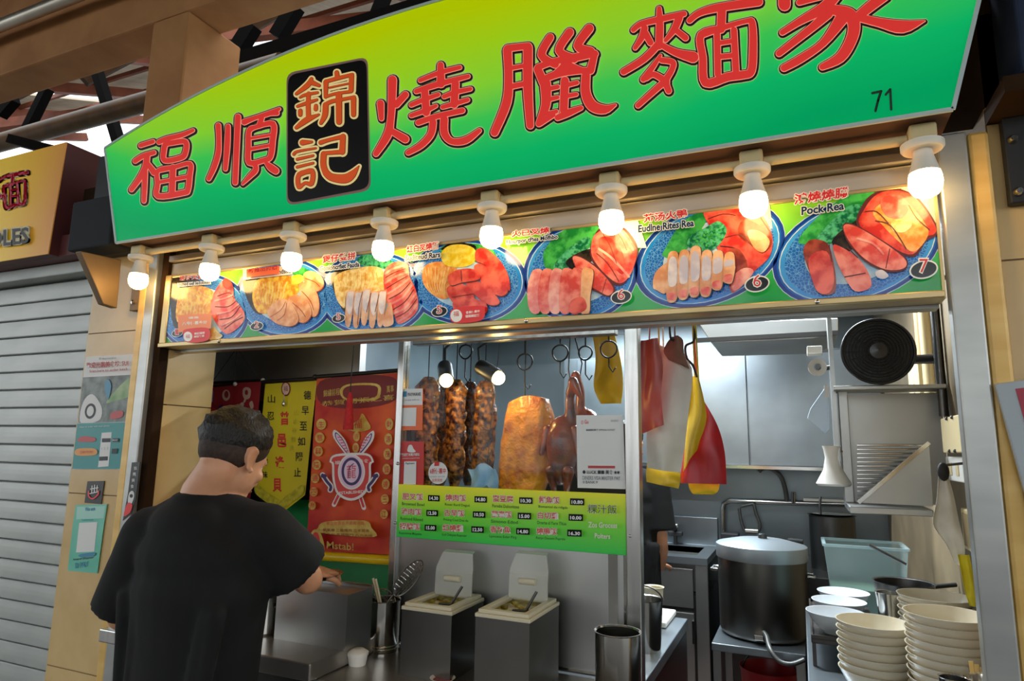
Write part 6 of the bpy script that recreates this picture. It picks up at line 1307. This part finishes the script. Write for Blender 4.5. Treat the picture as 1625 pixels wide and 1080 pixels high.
drape('plastic_bag', 'brownish bag gathered at the hook above the white bag', [(1066, 534), (1058, 544), (1052, 556), (1060, 570)], [(1076, 532), (1084, 540), (1086, 560), (1094, 585)], YBg - .02, .012, 'bag_brown', 'bag', 0, group=gb)
drape('plastic_bag', 'olive bag hem peeping out under the crimson bag', [(1092, 764), (1094, 776), (1100, 784)], [(1142, 768), (1140, 778), (1134, 784)], YBg + .09, .008, 'rag_yellow', 'bag', 0, group=gb)
bh = thing('bag_hook', 'black wire hook from which the plastic bags hang', 'hook', UY(1090, 560, YBg)); MB().tube(smooth_open([UY(1062, 505, YBg - .02), UY(1064, 535, YBg - .02), UY(1070, 540, YBg - .02)], 4), .004, 8).build('wire', 'cord', bh, smooth=60)
MB().tube(smooth_open([UY(1097, 508, YBg), UY(1102, 528, YBg), UY(1100, 542, YBg), UY(1088, 549, YBg), UY(1090, 568, YBg), UY(1100, 580, YBg), UY(1106, 598, YBg)], 5), .0045, 8).build('wire', 'cord', bh, smooth=60)
tag(MB().tube([(-1.2, YBg - .02, 2.16), (.48, YBg - .02, 2.16)], .008, 10).build('hanging_rail', 'steel_dark', smooth=60), 'dark rail over the kitchen opening that carries the bag hooks', 'rail')
# yellow bags hung deeper, seen through the glass
drape('plastic_bag', 'pale yellow bags bunched behind the glass near the right post', [(940, 530), (945, 570), (940, 610), (952, 640)], [(975, 528), (985, 570), (990, 610), (985, 640)], 2.75, .02, 'bag_yellow', 'bag', 0, group=gb)
# worktop objects right of the glass post
t = thing('bucket', 'steel bucket with a bail handle behind the glass post', 'bucket', UZ(1030, 1036, .9)); c = UZ(1024, 1030, .9); hh = UY(1024, 950, c.y).z - .9
MB().vessel([(0, 0), (.055, 0), (.064, hh), (.07, hh + .003)], .002, c, 32).build('body', 'steel_bright', t, smooth=40); MB().tube([c + Vector((.065 * math.cos(a_), -.02 * math.sin(a_), hh + .05 * math.sin(a_))) for a_ in [math.pi * k / 12 for k in range(13)]], .003, 6).build('bail', 'steel_dark', t, smooth=60)
c = UZ(1038, 990, .9); hh = UY(1040, 932, c.y).z - .9; t = thing('cream_cup', 'cream plastic cup behind the steel bucket', 'cup', c); MB().vessel([(0, 0), (.03, 0), (.040, hh), (.044, hh + .004)], .002, c, 28).build('body', 'box_cream', t, smooth=40)
c = UZ(1052, 985, .9); tag(MB().box(c.x - .16, c.x + .035, c.y - .12, c.y + .12, .902, .925).build('cutting_board', 'white_plastic', bevel=.006), 'white cutting board on the worktop right of the glass post', 'cutting board')
MB().box(-.495, -.475, 1.99, 2.97, 0, .858).build('wall_worktop_side', 'steel_dark')['kind'] = 'structure'
# ================================================================== people
mat('skin', '#d9a07c', .45, 0, col2='#cf9470', scale=18, sss=.15); mat('hair', '#080605', .5, 0, col2='#14100c', scale=120, bump=.8, bscale=160, stretch=(1, 1, .4)); mat('hair_fade', '#2a1c14', .7, 0, col2='#3e2c22', scale=90)
mat('tee_black', '#060607', .9, 0, col2='#0c0c0d', scale=9, bump=.25, bscale=14); mat('trousers', '#1c1e24', .85, 0, col2='#24262c', scale=12, bump=.2); mat('shoe', '#1a1a1a', .5); mat('eye_white', '#e8e4de', .3); mat('eye_dark', '#1a100a', .2); mat('lips', '#a85e50', .5)
def rings(mb, rs, n=24):
    """closed loft of ellipses (cx, cy, z, rx, ry)"""
    o = len(mb.v)
    for (cx, cy, z, rx_, ry_) in rs:
        for j in range(n): a_ = 2 * math.pi * j / n; mb.v.append(Vector((cx + rx_ * math.cos(a_), cy + ry_ * math.sin(a_), z)))
    for i in range(len(rs) - 1):
        for j in range(n): mb.f.append([o + i * n + j, o + i * n + (j + 1) % n, o + (i + 1) * n + (j + 1) % n, o + (i + 1) * n + j]); mb.m.append(0)
    mb.f.append([o + j for j in range(n)][::-1]); mb.m.append(0); mb.f.append([o + (len(rs) - 1) * n + j for j in range(n)]); mb.m.append(0)
def hand(mb, wrist, tip_dir, palm_n, thumb_side):
    """palm, four unequal bent fingers and a thumb leaving the side of the palm"""
    d = Vector(tip_dir).normalized(); nrm = Vector(palm_n); nrm = (nrm - d * nrm.dot(d)).normalized(); sd = d.cross(nrm) * thumb_side
    pc_ = wrist + d * .05; mb.ball(pc_, (.040, .046, .016), 14, 10, rot=Matrix((sd, d, nrm)).transposed()); mb.cone(wrist, wrist + d * .03, .025, .026)
    for k, (off, ln) in enumerate(((.030, .068), (.010, .078), (-.010, .072), (-.029, .056))):
        a_ = wrist + d * .085 + sd * off; b_ = a_ + d * ln * .45 + nrm * ln * .10; c_ = b_ + d * ln * .22 + nrm * ln * .28; e_ = c_ + d * ln * .04 + nrm * ln * .26
        mb.cone(a_, b_, .0092, .0088, 10); mb.cone(b_, c_, .0088, .0080, 10); mb.cone(c_, e_, .0080, .0072, 10)
    a_ = wrist + d * .035 + sd * .034; b_ = a_ + d * .03 + sd * .028 + nrm * .008; c_ = b_ + d * .028 + sd * .004 + nrm * .018
    mb.cone(a_, b_, .013, .011, 10); mb.cone(b_, c_, .011, .009, 10)
def person(label, J, shirt='tee_black', pitch=25, shirt_scale=1.):
    HC, NB, SL, SR, EL, ER, WL, WR, HP = [Vector(J[k]) for k in ('head', 'neck', 'sl', 'sr', 'el', 'er', 'wl', 'wr', 'hip')]
    base = Vector((HP.x, HP.y, 0)); root = thing('person', label, 'person', base)
    p = math.radians(pitch); f = Vector((J.get('turn', 0), math.cos(p), -math.sin(p))).normalized(); r = f.cross(ZV).normalized(); u = r.cross(f); H = Matrix((r, f, u)).transposed()
    hp = lambda x, y, z: HC + H @ Vector((x, y, z))
    mb = MB()
    # head: skull, face block, jaw, chin, nose, brow, cheeks, ears
    mb.ball(hp(0, -.008, .022), (.076, .096, .094), 24, 16, rot=H); mb.ball(hp(0, .022, -.03), (.064, .070, .082), 20, 14, rot=H); mb.ball(hp(0, .045, -.085), (.040, .040, .028), 16, 10, rot=H)
    mb.ball(hp(0, .088, -.026), (.012, .016, .024), 12, 8, rot=H); mb.ball(hp(0, .098, -.040), (.016, .012, .010), 12, 8, rot=H); mb.ball(hp(0, .078, .014), (.050, .014, .012), 14, 8, rot=H)
    for s_ in (-1, 1):
        mb.ball(hp(.040 * s_, .062, -.030), (.022, .020, .020), 12, 8, rot=H)
        ea = Matrix.Rotation(s_ * .35, 3, u) @ H
        for k in range(9):
            a_ = -2.0 + 4.3 * k / 8; mb.ball(hp(s_ * (.080 + .004), -.006 - .018 * math.cos(a_ - .3), -.010 + .030 * math.sin(a_)), .0065, 8, 6)
        mb.ball(hp(.078 * s_, -.004, -.010), (.007, .016, .026), 12, 8, rot=ea); mb.ball(hp(.079 * s_, .004, -.036), (.007, .009, .010), 10, 8, rot=ea)
    mb.cone(hp(0, -.025, -.05), NB + ZV * .0, .056, .062, 20); mb.cone(NB, NB - ZV * .06, .060, .070, 20)
    # trunk
    mid = (SL + SR) / 2; ch = mid - ZV * .13
    mb.cone(SL + (SR - SL) * .12, SR - (SR - SL) * .12, .068, .068, 18); mb.cone(NB - ZV * .02, SL, .055, .05, 16); mb.cone(NB - ZV * .02, SR, .055, .05, 16)
    rings(mb, [(HP.x, HP.y, HP.z - .10, .12, .085), (HP.x, HP.y, HP.z, .158, .108), (HP.x, HP.y, HP.z + .14, .140, .098), ((HP.x + ch.x) / 2, (HP.y + ch.y) / 2, (HP.z + ch.z) / 2 + .05, .150, .102), (ch.x, ch.y, ch.z, .168, .108), (mid.x, mid.y, mid.z - .02, .140, .085)])
    for S_, E_, W_ in ((SL, EL, WL), (SR, ER, WR)): mb.cone(S_, E_, .054, .041, 16); mb.cone(E_, E_.lerp(W_, .35), .041, .042, 16); mb.cone(E_.lerp(W_, .35), W_, .042, .026, 16)
    hand(mb, WL, J['hl'], (0.2, 0, -1), 1); hand(mb, WR, J['hr'], (-.2, 0, -1), -1)
    for s_ in (-1, 1):
        hip = HP + Vector((.085 * s_, 0, -.05)); kn = Vector((HP.x + .10 * s_, HP.y + .02, .50)); an = Vector((HP.x + .11 * s_, HP.y - .02, .09))
        mb.cone(hip, kn, .088, .058, 16); mb.cone(kn, kn.lerp(an, .35), .058, .060, 16); mb.cone(kn.lerp(an, .35), an, .060, .038, 16); mb.cone(an - ZV * .03 - YV * .03, an + Vector((0, .14, -.05)), .040, .035, 14)
    mb.build('body', 'skin', root, remesh=.0065, smoothit=3)
    # hair: full top, short faded sides
    def cap(sc, line, ns, nm, m, rng):
        mb = MB(); mb.ball((0, 0, 0), 1, 48, 32); out = []
        for v in mb.v:
            x, y, z = v; lim = line(x, y); k = sc + ns * mnoise.noise(Vector((x * 6, y * 6, z * 6 + 3))) + ns * .6 * mnoise.noise(Vector((x * 17, y * 17, z * 17))); e = max(0., min(1., (z - lim) / rng)); k = .93 + (k - .93) * e
            out.append(hp(x * .0775 * k, -.008 + y * .098 * k, .022 + z * .096 * k))
        mb.v = out; mb.build(nm, m, root, smooth=80)
    cap(1.018, lambda x, y: -.80 + .75 * max(0, y + .1) + .3 * (1 - abs(x)) * (y > 0), .003, 'short_hair', 'hair_fade', .3)
    cap(1.19, lambda x, y: -.28 + .50 * max(0, y) - .16 * max(0, -y), .10, 'hair', 'hair', .62)
    for s_ in (-1, 1):
        o = MB().ball(hp(.029 * s_, .070, -.004), .0105, 12, 8).build('eye', 'eye_white', root, smooth=80); MB().ball(hp(.030 * s_, .0775, -.004), .0048, 8, 6).build('iris', 'eye_dark', o, smooth=80)
    MB().ball(hp(0, .086, -.066), (.022, .006, .006), 12, 8, rot=H).build('mouth', 'lips', root, smooth=80)
    # T-shirt
    mb = MB(); q = shirt_scale
    rings(mb, [(HP.x, HP.y, HP.z - .12, .185 * q, .135 * q), (HP.x, HP.y, HP.z, .185 * q, .135 * q), ((HP.x + ch.x) / 2, (HP.y + ch.y) / 2, (HP.z + ch.z) / 2, .186 * q, .136 * q), (ch.x, ch.y - .01, ch.z, .200 * q, .140 * q), (mid.x, mid.y - .01, mid.z - .03, .175, .115)])
    mb.cone(SL + (SR - SL) * .04, SR - (SR - SL) * .04, .082, .082, 20); mb.cone(NB + Vector((0, -.005, -.035)), SL + ZV * .0, .066, .068, 18); mb.cone(NB + Vector((0, -.005, -.035)), SR, .066, .068, 18)
    mb.lathe([(.060, -.03), (.085, -.03), (.074, .012), (.060, .012)], NB + Vector((0, -.004, -.008)), 28, closed=True)
    for S_, E_, ln in ((SL, EL, .92), (SR, ER, .80)): mb.cone(S_, S_.lerp(E_, ln * .5), .080, .082, 20); mb.tube([S_.lerp(E_, ln * .4), S_.lerp(E_, ln)], [.083, .088], 20)
    mb.ball(mid + Vector((0, -.03, -.05)), (.185, .115, .11), 24, 16); mb.ball(NB + Vector((0, -.02, -.085)), (.135, .10, .085), 24, 16)
    rnd = random.Random(3)
    for k in range(7):   # soft folds on the back
        a_ = Vector((HP.x - .13 + .045 * k, HP.y - .103 * q, HP.z - .10)); b_ = Vector((HP.x - .10 + .04 * k + .06 * rnd.uniform(-1, 1), HP.y - .108 * q, HP.z + .14 + .14 * rnd.random())); mb.cone(a_, b_, .037 - .008 * (abs(k - 3)), .024, 12)
    mb.build('t_shirt', shirt, root, remesh=.009, smoothit=4)
    # trousers and shoes
    mb = MB(); rings(mb, [(HP.x, HP.y, HP.z - .14, .155, .112), (HP.x, HP.y, HP.z - .02, .165, .118), (HP.x, HP.y, HP.z + .03, .160, .114)])
    for s_ in (-1, 1):
        hip = HP + Vector((.085 * s_, 0, -.06)); kn = Vector((HP.x + .10 * s_, HP.y + .02, .50)); an = Vector((HP.x + .11 * s_, HP.y - .02, .12)); mb.cone(hip, kn, .100, .075, 18); mb.cone(kn, an, .075, .062, 18)
    mb.build('trousers', 'trousers', root, remesh=.012, smoothit=2)
    for s_ in (-1, 1):
        an = Vector((HP.x + .11 * s_, HP.y - .02, .09)); mb = MB(); mb.ball(an + Vector((0, -.02, -.045)), (.044, .055, .045), 14, 10); mb.ball(an + Vector((0, .10, -.052)), (.046, .09, .038), 16, 10); mb.build('shoe', 'shoe', root, remesh=.008, smoothit=2)
    return root
J1 = dict(head=UY(371, 724, 1.36), neck=UY(325, 784, 1.32), sl=UY(242, 850, 1.29), sr=UY(420, 846, 1.37), el=UY(196, 975, 1.30), er=UY(488, 918, 1.49), hip=UY(303, 1082, 1.335), wl=UY(330, 985, 1.50), wr=Vector((UY(486, 912, 1.70).x, 1.70, zt_ + .045)), hl=(.5, .8, .1), hr=(.05, .95, -.05), turn=.05)
person('man with short dark hair in a black T-shirt, seen from behind, leaning over the counter', J1, pitch=24)
c = UY(955, 780, 2.95)
c2p = lambda dx, dy, z: Vector((c.x + dx, 3.5 + dy, z))
J2 = dict(head=c2p(-.02, .02, 1.62), neck=c2p(-.02, 0, 1.50), sl=c2p(-.21, 0, 1.42), sr=c2p(.13, 0, 1.42), el=c2p(-.26, .02, 1.14), er=c2p(.15, .0, 1.14), hip=c2p(-.03, 0, .92), wl=c2p(-.16, .22, 1.10), wr=c2p(.13, .12, 1.0), hl=(.6, .7, 0), hr=(-.3, .9, 0))
person('kitchen worker in dark clothes, mostly hidden behind the glass post', J2, pitch=10)
